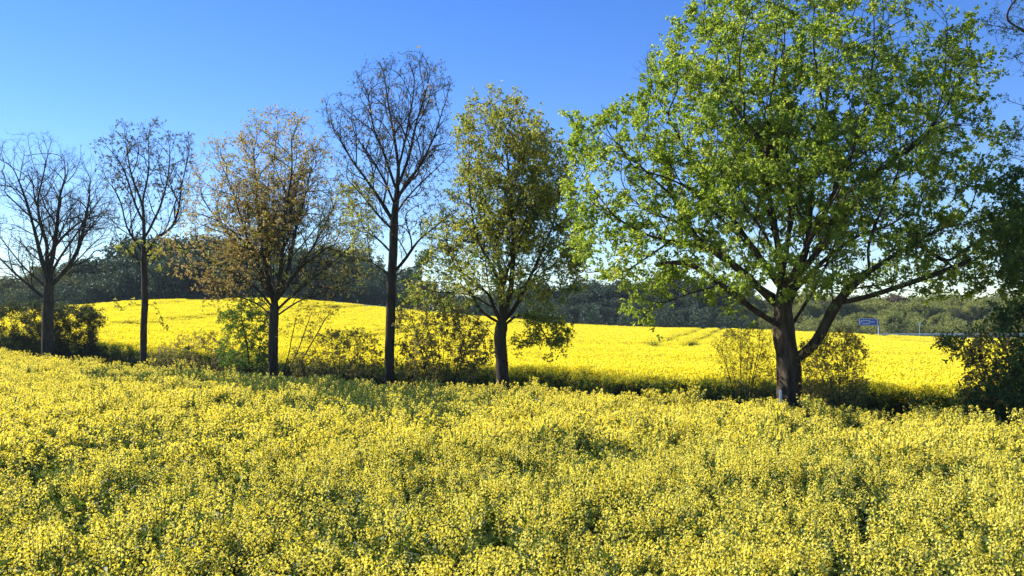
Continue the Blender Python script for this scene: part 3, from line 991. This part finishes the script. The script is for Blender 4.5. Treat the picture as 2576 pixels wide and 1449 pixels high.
# ------------------------------------------------------------------ far woods
def far_proto(seed, h, wd, mat, dens=1.0, conic=0.0, bare=False):
    """one far tree about its own foot: trunk mesh and crown mesh"""
    global rng
    keep = rng; rng = np.random.default_rng(seed)
    sk = Skel(.5)
    sk.limb([np.array([0, 0, -.2]), np.array([.1, 0, h * .3]), np.array([0, .1, h * .75])], False, .03)
    lobes = []
    for k in range(9):
        t = rng.uniform(.25, .95)
        a = rng.uniform(0, 6.28)
        rr = wd * .5 * (1 - conic * t) * rng.uniform(.25, .75)
        lobes.append((rr * math.cos(a), rr * math.sin(a), h * t, wd * rng.uniform(.16, .3)))
    lobes.append((0, 0, h * .72, wd * .3))
    A = []
    for (x, y, z, r) in lobes:
        v = rng.normal(size=(60, 3)); v /= np.linalg.norm(v, axis=1)[:, None]
        v *= rng.uniform(.3, 1, (60, 1)) ** .5 * r
        v[:, 2] *= .8
        p = v + np.array([x, y, min(z, h - r * .8)])
        A.append(p[p[:, 2] > h * .08])
    A = np.concatenate(A)
    sk.grow(A, 2.5, .5, (0, 0, .2), it=60)
    sk.finish(h * .022, .012)
    gt, gc = Geo(), Geo()
    sk.emit(gt, gc, .03, 0, 0, 6)
    P, d = sk.leaf_sites(4)
    scatter_leaves(gc, P, d, int((700 if bare else 9000) * dens), .34, .42, 1, asp=.7, cluster=4)
    if bare:
        a = P[rng.integers(0, len(P), 2500)]
        v = rng.normal(size=a.shape); v[:, 2] = np.abs(v[:, 2]) + .4
        gc.twigs(a, a + v / np.linalg.norm(v, axis=1)[:, None] * .8, .018, .006, 0)
    rng = keep
    ga = Geo(); ga.v = gt.v + gc.v; ga.n = gt.n + gc.n
    ga.f = gt.f + [(f + gt.n, mi) for f, mi in gc.f]
    return gt.mesh("far_trunk", [M_twig_far], True), gc.mesh("far_crown", [M_twig_far, mat], False), ga.mesh("wood_source", [M_twig_far, mat])


PROTO = {
    "dark": [far_proto(101 + k, 10, 9, M_far_dark) for k in range(3)],
    "olive": [far_proto(111 + k, 10, 9, M_far_olive) for k in range(3)],
    "light": [far_proto(121 + k, 8, 6.5, M_far_light) for k in range(3)],
    "brown": [far_proto(131 + k, 9, 6, M_far_brown, .8, .3) for k in range(2)],
    "bare": [far_proto(141, 9, 7, M_far_brown, 1, 0, True)],
}
PH = {"dark": 10, "olive": 10, "light": 8, "brown": 9, "bare": 9}
pi_ = [0]


def far_tree(kind, x, ytop, Y, label, group, name="woodland_tree", wide=1.0):
    top = at(x, ytop, Y)
    z0 = float(ground_z(top[0], Y)) - .1
    s = max(.3, (float(top[2]) - z0) / PH[kind])
    pi_[0] += 1
    mt, mc, _ = PROTO[kind][pi_[0] % len(PROTO[kind])]
    root = root_empty(name, (float(top[0]), float(Y), z0), label, "tree", group)
    root.rotation_euler = (0, 0, (pi_[0] * 2.39996) % 6.283)
    root.scale = (s * wide, s * wide, s)
    new_obj("trunk", mt, root)
    new_obj("crown", mc, root)
    return root


# left wood behind the hill crest
top_l = [(-150, 690), (0, 685), (60, 680), (130, 668), (200, 648), (280, 640), (340, 612), (370, 585), (420, 592), (470, 600), (520, 588), (580, 600), (640, 612), (700, 610), (760, 600), (830, 608), (890, 622), (940, 660), (975, 705)]
tx_ = np.array([p[0] for p in top_l]); ty_ = np.array([p[1] for p in top_l]) + 8.0


MASS = {"left": [], "mid": [], "right": []}


def mass_tree(which, kind, x, ytop, Y, wide=1.1):
    top = at(x, ytop, Y)
    z0 = float(ground_z(top[0], Y)) - .1
    sc_ = max(.3, (float(top[2]) - z0) / PH[kind])
    MASS[which].append((kind, float(top[0]), float(Y), z0, sc_, wide))


LEFT = [(-35, "at the photo's left edge"), (50, "just left of the leftmost bare tree's trunk"), (128, "directly behind the leftmost bare tree's trunk"),
        (205, "just right of the leftmost bare tree's trunk"), (285, "midway between the two leftmost trees of the row"),
        (358, "directly behind the slim budding tree's trunk"), (430, "just right of the slim budding tree's trunk"),
        (505, "behind the rusty tree's left crown edge"), (578, "behind the left half of the rusty tree"),
        (650, "just left behind the rusty tree's trunk"), (722, "just right behind the rusty tree's trunk"),
        (795, "behind the right half of the rusty tree"), (868, "forming the rounded dome right of the rusty tree"),
        (930, "sloping down to the tall bare tree's trunk")]
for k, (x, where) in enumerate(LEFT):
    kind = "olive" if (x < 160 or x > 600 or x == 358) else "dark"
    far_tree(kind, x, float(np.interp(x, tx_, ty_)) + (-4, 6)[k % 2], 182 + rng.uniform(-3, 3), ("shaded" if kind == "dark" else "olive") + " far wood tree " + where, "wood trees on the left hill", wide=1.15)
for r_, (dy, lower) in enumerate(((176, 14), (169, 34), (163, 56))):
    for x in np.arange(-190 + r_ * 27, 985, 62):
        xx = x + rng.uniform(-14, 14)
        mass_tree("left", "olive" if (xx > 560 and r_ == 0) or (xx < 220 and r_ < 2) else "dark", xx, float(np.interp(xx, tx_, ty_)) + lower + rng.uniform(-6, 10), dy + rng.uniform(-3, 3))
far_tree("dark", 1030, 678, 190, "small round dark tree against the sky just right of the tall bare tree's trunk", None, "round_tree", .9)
far_tree("olive", 1075, 705, 200, "low pale far tree right of the small round dark tree", None, "pale_tree", 1.0)
MID = [(1130, "above the leafy bush"), (1200, "just left of the olive tree's trunk"), (1275, "directly behind the olive tree's fork"), (1345, "just right of the olive tree's trunk"),
       (1415, "right of the olive tree's hanging sprig"), (1480, "under the oak's leftmost branches"), (1545, "left of the oak's lowest hanging leaves"), (1610, "behind the oak's lowest hanging leaves"),
       (1655, "just left of the pale pointed tree"), (1830, "behind the base of the oak's left limbs")]
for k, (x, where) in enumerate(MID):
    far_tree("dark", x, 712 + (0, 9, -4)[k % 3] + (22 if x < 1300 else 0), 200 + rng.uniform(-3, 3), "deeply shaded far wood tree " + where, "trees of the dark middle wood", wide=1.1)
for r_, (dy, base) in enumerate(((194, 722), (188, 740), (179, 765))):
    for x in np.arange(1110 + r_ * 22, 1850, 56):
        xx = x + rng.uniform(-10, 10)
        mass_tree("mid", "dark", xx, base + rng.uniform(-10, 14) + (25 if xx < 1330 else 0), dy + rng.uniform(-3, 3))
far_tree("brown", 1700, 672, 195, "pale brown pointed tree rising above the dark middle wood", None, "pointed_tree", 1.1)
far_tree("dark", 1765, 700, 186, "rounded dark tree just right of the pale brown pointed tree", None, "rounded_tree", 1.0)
RIGHT = [(1895, "light", "left of the oak's trunk"), (1955, "olive", "hidden by the oak's trunk"), (2030, "light", "in the oak's fork"), (2095, "light", "behind the oak's low right limb"),
         (2150, "olive", "directly behind the blue road sign"), (2205, "light", "just right of the blue road sign"), (2262, "brown", "above the guard rail"), (2318, "light", "behind the slim marker sign"),
         (2375, "light", "just right of the slim marker sign"), (2430, "light", "left of the evergreen bush"), (2490, "brown", "above the left side of the evergreen bush"), (2550, "light", "above the evergreen bush at the photo's right edge")]
word = {"light": "light green", "olive": "olive green", "brown": "brownish", "bare": "almost bare"}
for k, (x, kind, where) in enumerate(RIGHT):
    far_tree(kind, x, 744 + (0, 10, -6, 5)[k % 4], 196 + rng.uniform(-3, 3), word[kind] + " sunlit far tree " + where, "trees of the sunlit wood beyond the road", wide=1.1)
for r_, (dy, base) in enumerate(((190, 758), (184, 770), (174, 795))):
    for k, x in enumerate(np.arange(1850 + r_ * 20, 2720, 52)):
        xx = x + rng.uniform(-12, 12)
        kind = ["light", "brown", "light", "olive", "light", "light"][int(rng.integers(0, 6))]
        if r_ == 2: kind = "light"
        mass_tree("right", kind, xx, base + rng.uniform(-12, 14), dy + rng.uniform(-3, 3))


def undergrowth(name, label, x0, x1, Y, depth, hgt, mat, n, size=.35):
    xs = at(np.array([x0, x1]), 800, Y)[:, 0]
    X = rng.uniform(xs[0], xs[1], n); Yy = Y + rng.uniform(-depth, depth, n)
    gz = ground_z(X, Yy)
    H = hgt * (1 + .35 * np.sin(X * .9) + .25 * np.sin(X * 2.3 + 1))
    Z = gz + rng.uniform(0, 1, n) * H
    g = Geo()
    D = rng.normal(size=(n, 3))
    g.leaves(np.stack([X, Yy, Z], 1), D, size * rng.uniform(.6, 1.3, n), size * .7, 0)
    tag(new_obj(name, g.mesh(name, [mat])), label, "undergrowth", kind="stuff")


undergrowth("undergrowth", "dark brushwood along the foot of the far wood on the left hill", -200, 1000, 162, 5, 5.5, M_far_dark, 42000)
undergrowth("undergrowth", "dark brushwood deeper in the wood behind the rusty tree", 600, 1060, 178, 3, 6.5, M_far_dark, 26000, .5)
undergrowth("undergrowth", "deep green brushwood along the foot of the middle far wood", 1000, 1900, 172, 3, 4.6, M_far_dark, 26000)
undergrowth("undergrowth", "light green brushwood along the far side of the road by the blue sign", 1900, 2750, 170, 2.5, 2.6, M_far_light, 16000)

# ------------------------------------------------------------------ road sign, guard rail, marker posts
M_blue = flat_mat("sign_blue", (.012, .07, .36), .4, 0, .05)
M_white = flat_mat("white_paint", (.78, .78, .76), .5, 0, .04)
M_steel = flat_mat("galvanised", (.55, .56, .56), .4, .6, .1)
M_grey = flat_mat("grey_steel", (.16, .17, .17), .5, .5)
SY = 154.0
p = at(2184, 810, SY); sxm = float(p[0]); szm = float(p[2])
pw, ph_ = 46 / F * SY, 17.5 / F * SY
gz_ = float(ground_z(sxm, SY))
sroot = root_empty("road_sign", (sxm, SY, gz_), "blue direction sign with white arrow and lettering beside the far road", "road sign")
zc = szm - gz_
g = Geo(); g.box((0, 0, zc), (pw, .08, ph_), tilt=.03)
new_obj("panel", g.mesh("panel", [M_blue]), sroot)
g = Geo()
e_ = .05
for sx_, sy_, wx_, wz_ in ((0, ph_ / 2 - e_, pw - .06, .05), (0, -ph_ / 2 + e_, pw - .06, .05)):
    g.box((sx_ * 1.0, -.055, zc + sy_), (wx_, .02, wz_), tilt=.03)
for sx_ in (-pw / 2 + e_, pw / 2 - e_):
    g.box((sx_, -.055, zc - sx_ * .03), (.05, .02, ph_ - .1), tilt=.03)
new_obj("border", g.mesh("border", [M_white]), sroot)
g = Geo()
g.box((-pw * .41, -.056, zc - .02), (.10, .02, .62), tilt=.62)
g.box((-pw * .36, -.058, zc + .24), (.26, .02, .09), tilt=0)
g.box((-pw * .335, -.0595, zc + .14), (.09, .02, .24), tilt=0)
new_obj("arrow", g.mesh("arrow", [M_white]), sroot)
g = Geo()
for (cx_, cz_, n_) in ((-.08, .24, 7), (.22, .02, 6), (-.08, -.27, 8)):
    x_ = cx_ * pw - n_ * .085
    for k in range(n_):
        hh = .16 if k % 3 else .21
        g.box((x_, -.056, zc + cz_ + (hh - .16) / 2), (.10, .02, hh)); x_ += .17
new_obj("lettering", g.mesh("lettering", [M_white]), sroot)
pxx = float(at(2211, 820, SY)[0]) - sxm
g = Geo(); g.box((pxx, .12, (zc + .4) / 2), (.22, .22, zc + .4)); g.box((pxx - .35, .1, zc + .2), (.9, .1, .12)); g.box((pxx - .35, .1, zc - .25), (.9, .1, .12))
new_obj("post", g.mesh("post", [M_grey]), sroot)
g = Geo(); g.box((pxx - .1, -.06, (zc - .75) / 2 + .1), (.13, .06, zc - .55))
new_obj("reflector_board", g.mesh("reflector_board", [M_white]), sroot)

# second slim sign
p = at(2313, 818, SY); gx_ = float(p[0]); gz2 = float(ground_z(gx_, SY)); zt = float(p[2]) - gz2
mroot = root_empty("marker_sign", (gx_, SY, gz2), "small pale marker on a thin pole above the guard rail right of the blue sign", "marker")
g = Geo(); g.tube([(0, 0, 0), (0, 0, zt + .5)], [.045, .045], 8); new_obj("pole", g.mesh("pole", [M_steel]), mroot)
g = Geo(); g.box((0, -.07, zt + .2), (.32, .03, .6)); new_obj("plate", g.mesh("plate", [M_steel]), mroot)

# guard rail
x0_, x1_ = float(at(2205, 840, SY + 1.2)[0]), float(at(2345, 840, SY + 1.2)[0]) + 25
rroot = root_empty("guard_rail", (x0_, SY + 1.2, float(ground_z(x0_, SY + 1.2))), "long pale steel guard rail along the road behind the yellow field", "guard rail")
g = Geo()
prof = [(-.02, .50), (-.09, .56), (-.09, .62), (-.02, .66), (-.02, .70), (-.09, .74), (-.09, .80), (-.02, .86)]
xs_ = np.arange(0, x1_ - x0_, 1.0)
for k in range(len(prof) - 1):
    (ya, za), (yb, zb) = prof[k], prof[k + 1]
    V = [(xs_[0], ya, za), (xs_[-1], ya, za), (xs_[-1], yb, zb), (xs_[0], yb, zb)]
    g.add(V, [[0, 1, 2, 3]])
new_obj("rail", g.mesh("rail", [M_steel]), rroot)
for xx in np.arange(1, x1_ - x0_ - 1, 4.0):
    g = Geo(); g.box((xx, .06, .42), (.1, .12, .84)); new_obj("post", g.mesh("post", [M_grey]), rroot)

# white marker post in front of the oak
p = at(1963, 983, 22.2)
wroot = root_empty("marker_post", (float(p[0]), 22.2, 0), "thin white wooden post standing in front of the oak's trunk at the field edge", "post")
zt = float(p[2])
g = Geo(); g.box((0, 0, zt / 2), (.055, .055, zt)); new_obj("shaft", g.mesh("shaft", [M_white]), wroot)
g = Geo(); g.add([(-.0275, -.0275, zt), (.0275, -.0275, zt), (.0275, .0275, zt), (-.0275, .0275, zt), (0, 0, zt + .035)], [[0, 1, 4], [1, 2, 4], [2, 3, 4], [3, 0, 4]]); new_obj("cap", g.mesh("cap", [M_white]), wroot)


# ------------------------------------------------------------------ rapeseed (scattered plants)
def rape_plant(seed, lod, flowering=1.0, H=1.25, bare_low=False):
    global rng
    keep = rng; rng = np.random.default_rng(seed)
    g = Geo()
    nb = int(rng.integers(7, 11)) if lod < 2 else 5
    tips = []
    top = np.array([rng.normal() * .05, rng.normal() * .05, H])
    stem = np.array([[0, 0, 0], [top[0] * .3, top[1] * .3, H * .5], top])
    A, B, r0, r1 = [], [], [], []
    A += [stem[0], stem[1]]; B += [stem[1], stem[2]]; r0 += [.009, .007]; r1 += [.007, .003]
    tips.append((top, np.array([0, 0, 1.])))
    for k in range(nb):
        a = rng.uniform(0, 6.28); t = rng.uniform(.45, .85)
        p = stem[1] + (top - stem[1]) * (t - .3) / .7 if t > .5 else stem[1]
        e = p + np.array([math.cos(a) * rng.uniform(.08, .28), math.sin(a) * rng.uniform(.08, .28), 0])
        e[2] = min(H - .02, p[2] + rng.uniform(.12, .5)) * 1.0
        m = (p + e) / 2 + np.array([math.cos(a) * .03, math.sin(a) * .03, -.03])
        A += [p, m]; B += [m, e]; r0 += [.005, .004]; r1 += [.004, .0025]
        d = e - m; tips.append((e, d / np.linalg.norm(d)))
    rs = 1.0 if lod == 0 else 1.5
    g.twigs(np.array(A), np.array(B), np.array(r0) * rs, np.array(r1) * rs, 1)
    # leaves and pods on the stems
    nl = (26, 18, 10)[lod]
    C = np.array(A)[rng.integers(0, len(A), nl)]
    tt = rng.random((nl, 1))
    Bi = np.array(B)
    C = C + rng.normal(size=C.shape) * .03
    C[:, 2] = rng.uniform(.3, .82, nl) * H
    D = rng.normal(size=(nl, 3)); D[:, 2] = rng.uniform(-.3, .8, nl)
    L = rng.uniform(.08, .2, nl) * (1.3 if lod else 1)
    g.leaves(C, D, L, L * .35, 1)
    # lower leaf mass
    nl2 = (10, 8, 6)[lod]
    C = rng.normal(size=(nl2, 3)) * .06; C[:, 2] = rng.uniform(.15, .6, nl2) * H
    D = rng.normal(size=(nl2, 3)); D[:, 2] *= .3
    g.leaves(C, D, rng.uniform(.14, .24, nl2), .07, 1)
    for (e, d) in tips:
        if rng.random() > flowering:
            n = 5
            D = rng.normal(size=(n, 3)) * .5 + d
            g.leaves(e + rng.normal(size=(n, 3)) * .012, D, .04, .02, 1)
            continue
        if lod == 0:
            nf = int(rng.integers(15, 24)); fs = .0108
        elif lod == 1:
            nf = 11; fs = .0152
        else:
            nf = 7; fs = .042
        t = np.sort(rng.random(nf))
        a = np.arange(nf) * 2.4 + rng.uniform(0, 6)
        ax = d / np.linalg.norm(d)
        u = np.cross(ax, [0.3, 1, .1]); u /= np.linalg.norm(u); v = np.cross(ax, u)
        rad = (.042 * (1 - t) + .012)
        out = np.cos(a)[:, None] * u + np.sin(a)[:, None] * v
        C = e + ax * ((t[:, None] - .75) * .18) + out * rad[:, None]
        # short green stalk under the flowers
        g.twigs(np.array([e - ax * .1]), np.array([e + ax * .03]), .003 * rs, .002 * rs, 1)
        nrm = out * .8 + np.array([0, 0, .6]) + rng.normal(size=out.shape) * .4
        nrm /= np.linalg.norm(nrm, axis=1)[:, None]
        pu = np.cross(nrm, rng.normal(size=(nf, 3))); pu /= np.linalg.norm(pu, axis=1)[:, None]
        pv = np.cross(nrm, pu)
        if lod < 2:
            V, Fq = [], []
            for q_ in range(4):
                dd = math.cos(q_ * math.pi / 2) * pu + math.sin(q_ * math.pi / 2) * pv
                ss = -math.sin(q_ * math.pi / 2) * pu + math.cos(q_ * math.pi / 2) * pv
                V.append(np.stack([C, C + dd * fs * .75 + ss * fs * .42 + nrm * fs * .25, C + dd * fs * 1.1 + nrm * fs * .15, C + dd * fs * .75 - ss * fs * .42 + nrm * fs * .25], 1))
            V = np.concatenate(V, 0).reshape(-1, 3)
            g.add(V, np.arange(len(V)).reshape(-1, 4), 0)
        else:
            V = np.stack([C - pu * fs * .6, C - pv * fs * .6 + nrm * fs * .2, C + pu * fs * .6, C + pv * fs * .6 + nrm * fs * .2], 1).reshape(-1, 3)
            g.add(V, np.arange(len(V)).reshape(-1, 4), 0)
        if lod < 2:
            n = 4
            g.leaves(e + ax * .03 + rng.normal(size=(n, 3)) * .006, rng.normal(size=(n, 3)) * .4 + ax, .016, .012, 0 if lod else 1)
    rng = keep
    return g


def source(name, geo, mats):
    me = geo.mesh(name, mats)
    return bpy.data.objects.new(name, me)        # never linked to the scene: only a source for the scatter


def scatter_object(name, sources, P, rot, sc, idx, label, cat):
    """ONE object: a cloud of points with a plant put on each by geometry nodes"""
    me = bpy.data.meshes.new(name)
    me.vertices.add(len(P)); me.vertices.foreach_set("co", P.astype(np.float32).ravel())
    a = me.attributes.new("rot", 'FLOAT_VECTOR', 'POINT'); a.data.foreach_set("vector", rot.astype(np.float32).ravel())
    a = me.attributes.new("sc", 'FLOAT_VECTOR', 'POINT'); a.data.foreach_set("vector", sc.astype(np.float32).ravel())
    a = me.attributes.new("idx", 'INT', 'POINT'); a.data.foreach_set("value", idx.astype(np.int32))
    me.update()
    o = new_obj(name, me)
    ng = bpy.data.node_groups.new(name + "_scatter", 'GeometryNodeTree')
    ng.interface.new_socket("Geometry", in_out='INPUT', socket_type='NodeSocketGeometry')
    ng.interface.new_socket("Geometry", in_out='OUTPUT', socket_type='NodeSocketGeometry')
    N, Lk = ng.nodes, ng.links
    gi, go = N.new("NodeGroupInput"), N.new("NodeGroupOutput")
    ip = N.new("GeometryNodeInstanceOnPoints")
    g2i = []
    gj = N.new("GeometryNodeJoinGeometry")
    for s in reversed(sources):
        oi = N.new("GeometryNodeObjectInfo"); oi.inputs["Object"].default_value = s; oi.inputs["As Instance"].default_value = True
        Lk.new(oi.outputs["Geometry"], gj.inputs[0])

    def attr(n, t):
        k = N.new("GeometryNodeInputNamedAttribute"); k.data_type = t; k.inputs["Name"].default_value = n
        return k.outputs["Attribute"]
    Lk.new(gi.outputs[0], ip.inputs["Points"])
    Lk.new(gj.outputs[0], ip.inputs["Instance"])
    ip.inputs["Pick Instance"].default_value = True
    Lk.new(attr("idx", 'INT'), ip.inputs["Instance Index"])
    e2r = N.new("FunctionNodeEulerToRotation")
    Lk.new(attr("rot", 'FLOAT_VECTOR'), e2r.inputs[0])
    Lk.new(e2r.outputs[0], ip.inputs["Rotation"])
    Lk.new(attr("sc", 'FLOAT_VECTOR'), ip.inputs["Scale"])
    Lk.new(ip.outputs[0], go.inputs[0])
    md = o.modifiers.new("scatter", 'NODES'); md.node_group = ng
    tag(o, label, cat, kind="stuff")
    return o


kinds_ = list(PROTO)
wsrc, woff = [], {}
for kd in kinds_:
    woff[kd] = len(wsrc)
    wsrc += [bpy.data.objects.new("wood_source", pr[2]) for pr in PROTO[kd]]
for which, lb in (("left", "dark far-off wood behind the crest of the left hill, one mass under the single crowns"),
                  ("mid", "deeply shaded wood behind the middle of the far yellow field"),
                  ("right", "sunlit spring green wood along the road beyond the far field")):
    L_ = MASS[which]; n = len(L_)
    P_ = np.array([[m_[1], m_[2], m_[3]] for m_ in L_])
    scatter_object("wood", wsrc, P_, np.stack([np.zeros(n), np.zeros(n), rng.uniform(0, 6.28, n)], 1),
                   np.array([[m_[4] * m_[5], m_[4] * m_[5], m_[4]] for m_ in L_]), np.array([woff[m_[0]] + int(rng.integers(0, len(PROTO[m_[0]]))) for m_ in L_]), lb, "wood")


def edge_near(X):      # far edge of the near field
    return 26.9 - .76 * X


def edge_far(X):       # front edge of the far field
    return 34.2 - .76 * X


def frustum(X, Y, margin=1.22, extra=2.5):
    return np.abs(X) < (1288 / F) * Y * margin + extra


# near field
DEN = 14.0
ar = (-46, 34, 3.2, 66)
n = int((ar[1] - ar[0]) * (ar[3] - ar[2]) * DEN)
X = rng.uniform(ar[0], ar[1], n); Y = rng.uniform(ar[2], ar[3], n)
m = (Y < edge_near(X) + .25 * np.sin(X * 1.7) + rng.normal(size=n) * .15) & frustum(X, Y)
X, Y = X[m], Y[m]
n = len(X)
PP = np.stack([X, Y, 0 * X], 1)


def gap(cx, cy, rx, ry, ang=0.0):
    """greener place in the crop, centred where the picture shows one"""
    k = (cx - 1288) / F
    Yc = (CAM_Z - 1.25) * F / (cy - 800); Xc = k * Yc
    c, s = math.cos(ang), math.sin(ang)
    dx, dy = X - Xc, Y - Yc
    return np.exp(-(((dx * c + dy * s) / rx / 1.25) ** 2 + ((-dx * s + dy * c) / ry / 1.25) ** 4))


row_ang = -math.atan(.76)
bare = 1.0 * gap(965, 985, 2.6, 4.2, -.2) + .8 * gap(820, 950, 2.5, 3.0) + .75 * gap(600, 942, 3.6, 3.2, row_ang) + .7 * gap(350, 925, 4.5, 4.0, row_ang) + .5 * gap(1150, 1015, 1.6, 1.8, row_ang) \
    + .7 * gap(480, 1190, .8, 1.2) + .6 * gap(930, 1240, .6, 1.0) + .5 * gap(2080, 1045, 1.2, 1.2) + .5 * gap(60, 1160, 1.0, 1.6) + .6 * gap(900, 1330, .45, .6) \
    + .5 * gap(1500, 1120, 1.2, 1.2) + .5 * gap(330, 1080, 1.5, 2.0) + .5 * gap(100, 1260, .6, .7) + .5 * gap(600, 1320, .4, .6) + .4 * gap(2250, 1180, .7, .9)
nn = nz(PP * np.array([1, 1, 0]), 1.4, 41) * .5 + nz(PP * np.array([1, 1, 0]), 3.2, 42) * .5
prob = np.clip(.04 + .36 * np.clip(nn - .15, 0, 2) + bare, 0, .97)
green = rng.random(n) < prob
half = rng.random(n) < np.clip(.34 + .4 * nn, .05, .95)
dist = np.hypot(X, Y)
lod = np.where(dist < 15, 0, 1)
NV = 5
# source order: lod0 flowering x5, lod0 sparse x3, lod0 green x2, then lod1 the same
srcs = []
for L_ in (0, 1):
    for k in range(5): srcs.append(source("rape_flowering", rape_plant(200 + k + 50 * L_, L_, .97), [M_petal, M_rape]))
    for k in range(3): srcs.append(source("rape_sparse", rape_plant(220 + k + 50 * L_, L_, .55, 1.2), [M_petal, M_rape]))
    for k in range(2): srcs.append(source("rape_green", rape_plant(230 + k + 50 * L_, L_, .12, 1.08), [M_petal, M_rape]))
idx = np.where(green, 8 + rng.integers(0, 2, n), np.where(half, 5 + rng.integers(0, 3, n), rng.integers(0, 5, n))) + lod * 10
rot = np.stack([rng.normal(size=n) * .10, rng.normal(size=n) * .10, rng.uniform(0, 6.28, n)], 1)
hs_ = 1 + .05 * nz(PP * np.array([1, 1, 0]), .8, 43) + .05 * nz(PP * np.array([1, 1, 0]), 2.5, 44) + rng.normal(size=n) * .085
sc = np.stack([1.1 + 0 * hs_, 1.1 + 0 * hs_, np.clip(hs_, .75, 1.25) * np.where(rng.random(n) < .04, 1.12, 1.0)], 1)
PP[:, 2] = ground_z(X, Y)
scatter_object("rapeseed_crop", srcs, PP, rot, sc, idx, "flowering rapeseed crop of the near field in front of the trees", "crop")
print("near plants", n)

# far field: front rows as plants, the rest as metre-wide clumps
n = 26000
X = rng.uniform(-60, 40, n); Y = rng.uniform(10, 90, n)
ef = edge_far(X) + .3 * np.sin(X * 1.1)
m = (Y > ef) & (Y < ef + 3.5) & frustum(X, Y)
X, Y = X[m], Y[m]; n1 = len(X)


def clump(seed, size=1.5, per=30):
    global rng
    keep = rng; rng = np.random.default_rng(seed)
    g = Geo()
    for k in range(per):
        q_ = rape_plant(int(rng.integers(1, 1 << 30)), 2, .97)
        a = rng.uniform(0, 6.28); c, s = math.cos(a), math.sin(a)
        o2 = np.array([rng.uniform(-.5, .5) * size, rng.uniform(-.5, .5) * size, 0])
        zs = rng.uniform(.93, 1.06)
        for (V, (Fa, mi)) in zip(q_.v, q_.f):
            W_ = V @ np.array([[c, -s, 0], [s, c, 0], [0, 0, 1]]).T
            W_ = W_ * np.array([1.2, 1.2, zs]) + o2
            base = Fa.min()
            g.add(W_, Fa - base, mi)
    rng = keep
    return g


fsrc = [source("rape_row", rape_plant(300 + k, 1, .95), [M_petal_far, M_rape]) for k in range(5)]
fsrc += [source("rape_clump", clump(320 + k), [M_petal_far, M_rape]) for k in range(5)]
gx2, gy2 = np.meshgrid(np.arange(-130, 130, 1.15), np.arange(14, 148, 1.15))
X2 = gx2.ravel() + rng.uniform(-.4, .4, gx2.size); Y2 = gy2.ravel() + rng.uniform(-.4, .4, gx2.size)
farlim = 134 + 6 * np.sin(X2 * .05)
farlim = np.where((X2 > -42) & (X2 < -4), 131.5 - .10 * (X2 + 32), farlim)
m = (Y2 > edge_far(X2) + 2.2) & (Y2 < farlim) & frustum(X2, Y2, 1.15, 6)
# tramlines
tl = np.abs(((X2 * .965 - Y2 * .264 + 5.8 + 12) % 24.0) - 12.0)     # wheel tracks of the sprayer
tram = (np.abs(tl - 1.25) < .86) & (Y2 > 62)
m &= ~tram
X2, Y2 = X2[m], Y2[m]; n2 = len(X2)
P1 = np.stack([X, Y, ground_z(X, Y)], 1); P2 = np.stack([X2, Y2, ground_z(X2, Y2)], 1)
idx = np.concatenate([rng.integers(0, 5, n1), 5 + rng.integers(0, 5, n2)])
rot = np.concatenate([np.stack([rng.normal(size=n1) * .07, rng.normal(size=n1) * .07, rng.uniform(0, 6.28, n1)], 1),
                      np.stack([0 * X2, 0 * X2, rng.uniform(0, 6.28, n2)], 1)])
z2 = 1 + .05 * nz(P2, .5, 51)
sc = np.concatenate([np.stack([1.2 + 0 * X, 1.2 + 0 * X, 1 + rng.normal(size=n1) * .06], 1), np.stack([1 + 0 * X2, 1 + 0 * X2, z2], 1)])
scatter_object("rapeseed_crop", fsrc, np.concatenate([P1, P2]), rot, sc, idx, "bright yellow rapeseed crop on the rising far field behind the trees", "crop")
print("far", n1, n2)

# grass verge under the row of trees
g = Geo()
nb_ = 160
C = rng.normal(size=(nb_, 3)) * .16; C[:, 2] = 0
D = rng.normal(size=(nb_, 3)) * .35; D[:, 2] = 1
g.leaves(C, D, rng.uniform(.25, .75, nb_), .02, 0, .1)
tuft = [source("grass_tuft", g, [M_grass])]
g = Geo()
C = rng.normal(size=(110, 3)) * .18; C[:, 2] = rng.uniform(0, .55, 110)
D = rng.normal(size=(110, 3)); D[:, 2] = np.abs(D[:, 2])
g.leaves(C, D, rng.uniform(.06, .16, 110), .06, 0)
C = rng.normal(size=(40, 3)) * .1; C[:, 2] = 0; D = rng.normal(size=(40, 3)) * .3; D[:, 2] = 1
g.leaves(C, D, rng.uniform(.5, .9, 40), .02, 0, .1)
tuft.append(source("weed_tuft", g, [M_grass]))
n = 60000
X = rng.uniform(-60, 40, n); Y = rng.uniform(8, 80, n)
m = (Y > edge_near(X) - .2) & (Y < edge_far(X) + .4) & frustum(X, Y)
X, Y = X[m], Y[m]; n = len(X)
P3 = np.stack([X, Y, ground_z(X, Y)], 1)
s_ = rng.uniform(.7, 1.15, n) * (1 + .2 * nz(P3, .8, 61))
scatter_object("grass", tuft, P3, np.stack([0 * X, 0 * X, rng.uniform(0, 6.28, n)], 1), np.stack([s_, s_, s_], 1), (rng.random(n) < .25).astype(int),
               "tall shaded grass and weeds on the strip under the row of trees", "grass")
print("grass", n)


# ------------------------------------------------------------------ air: faint even haze round the whole scene
m = bpy.data.materials.new("haze_air"); m.use_nodes = True
nt = m.node_tree
nt.nodes.remove(nt.nodes["Principled BSDF"])
pv = nt.nodes.new("ShaderNodeVolumePrincipled")
pv.inputs["Color"].default_value = (.74, .87, 1, 1)
pv.inputs["Density"].default_value = .00016
nt.links.new(pv.outputs[0], nt.nodes["Material Output"].inputs["Volume"])
g = Geo(); g.box((0, 2250, 10), (8200, 7700, 24))
tag(new_obj("haze", g.mesh("haze", [m])), "thin pale blue air haze lying over the fields and far woods", "haze", kind="stuff")
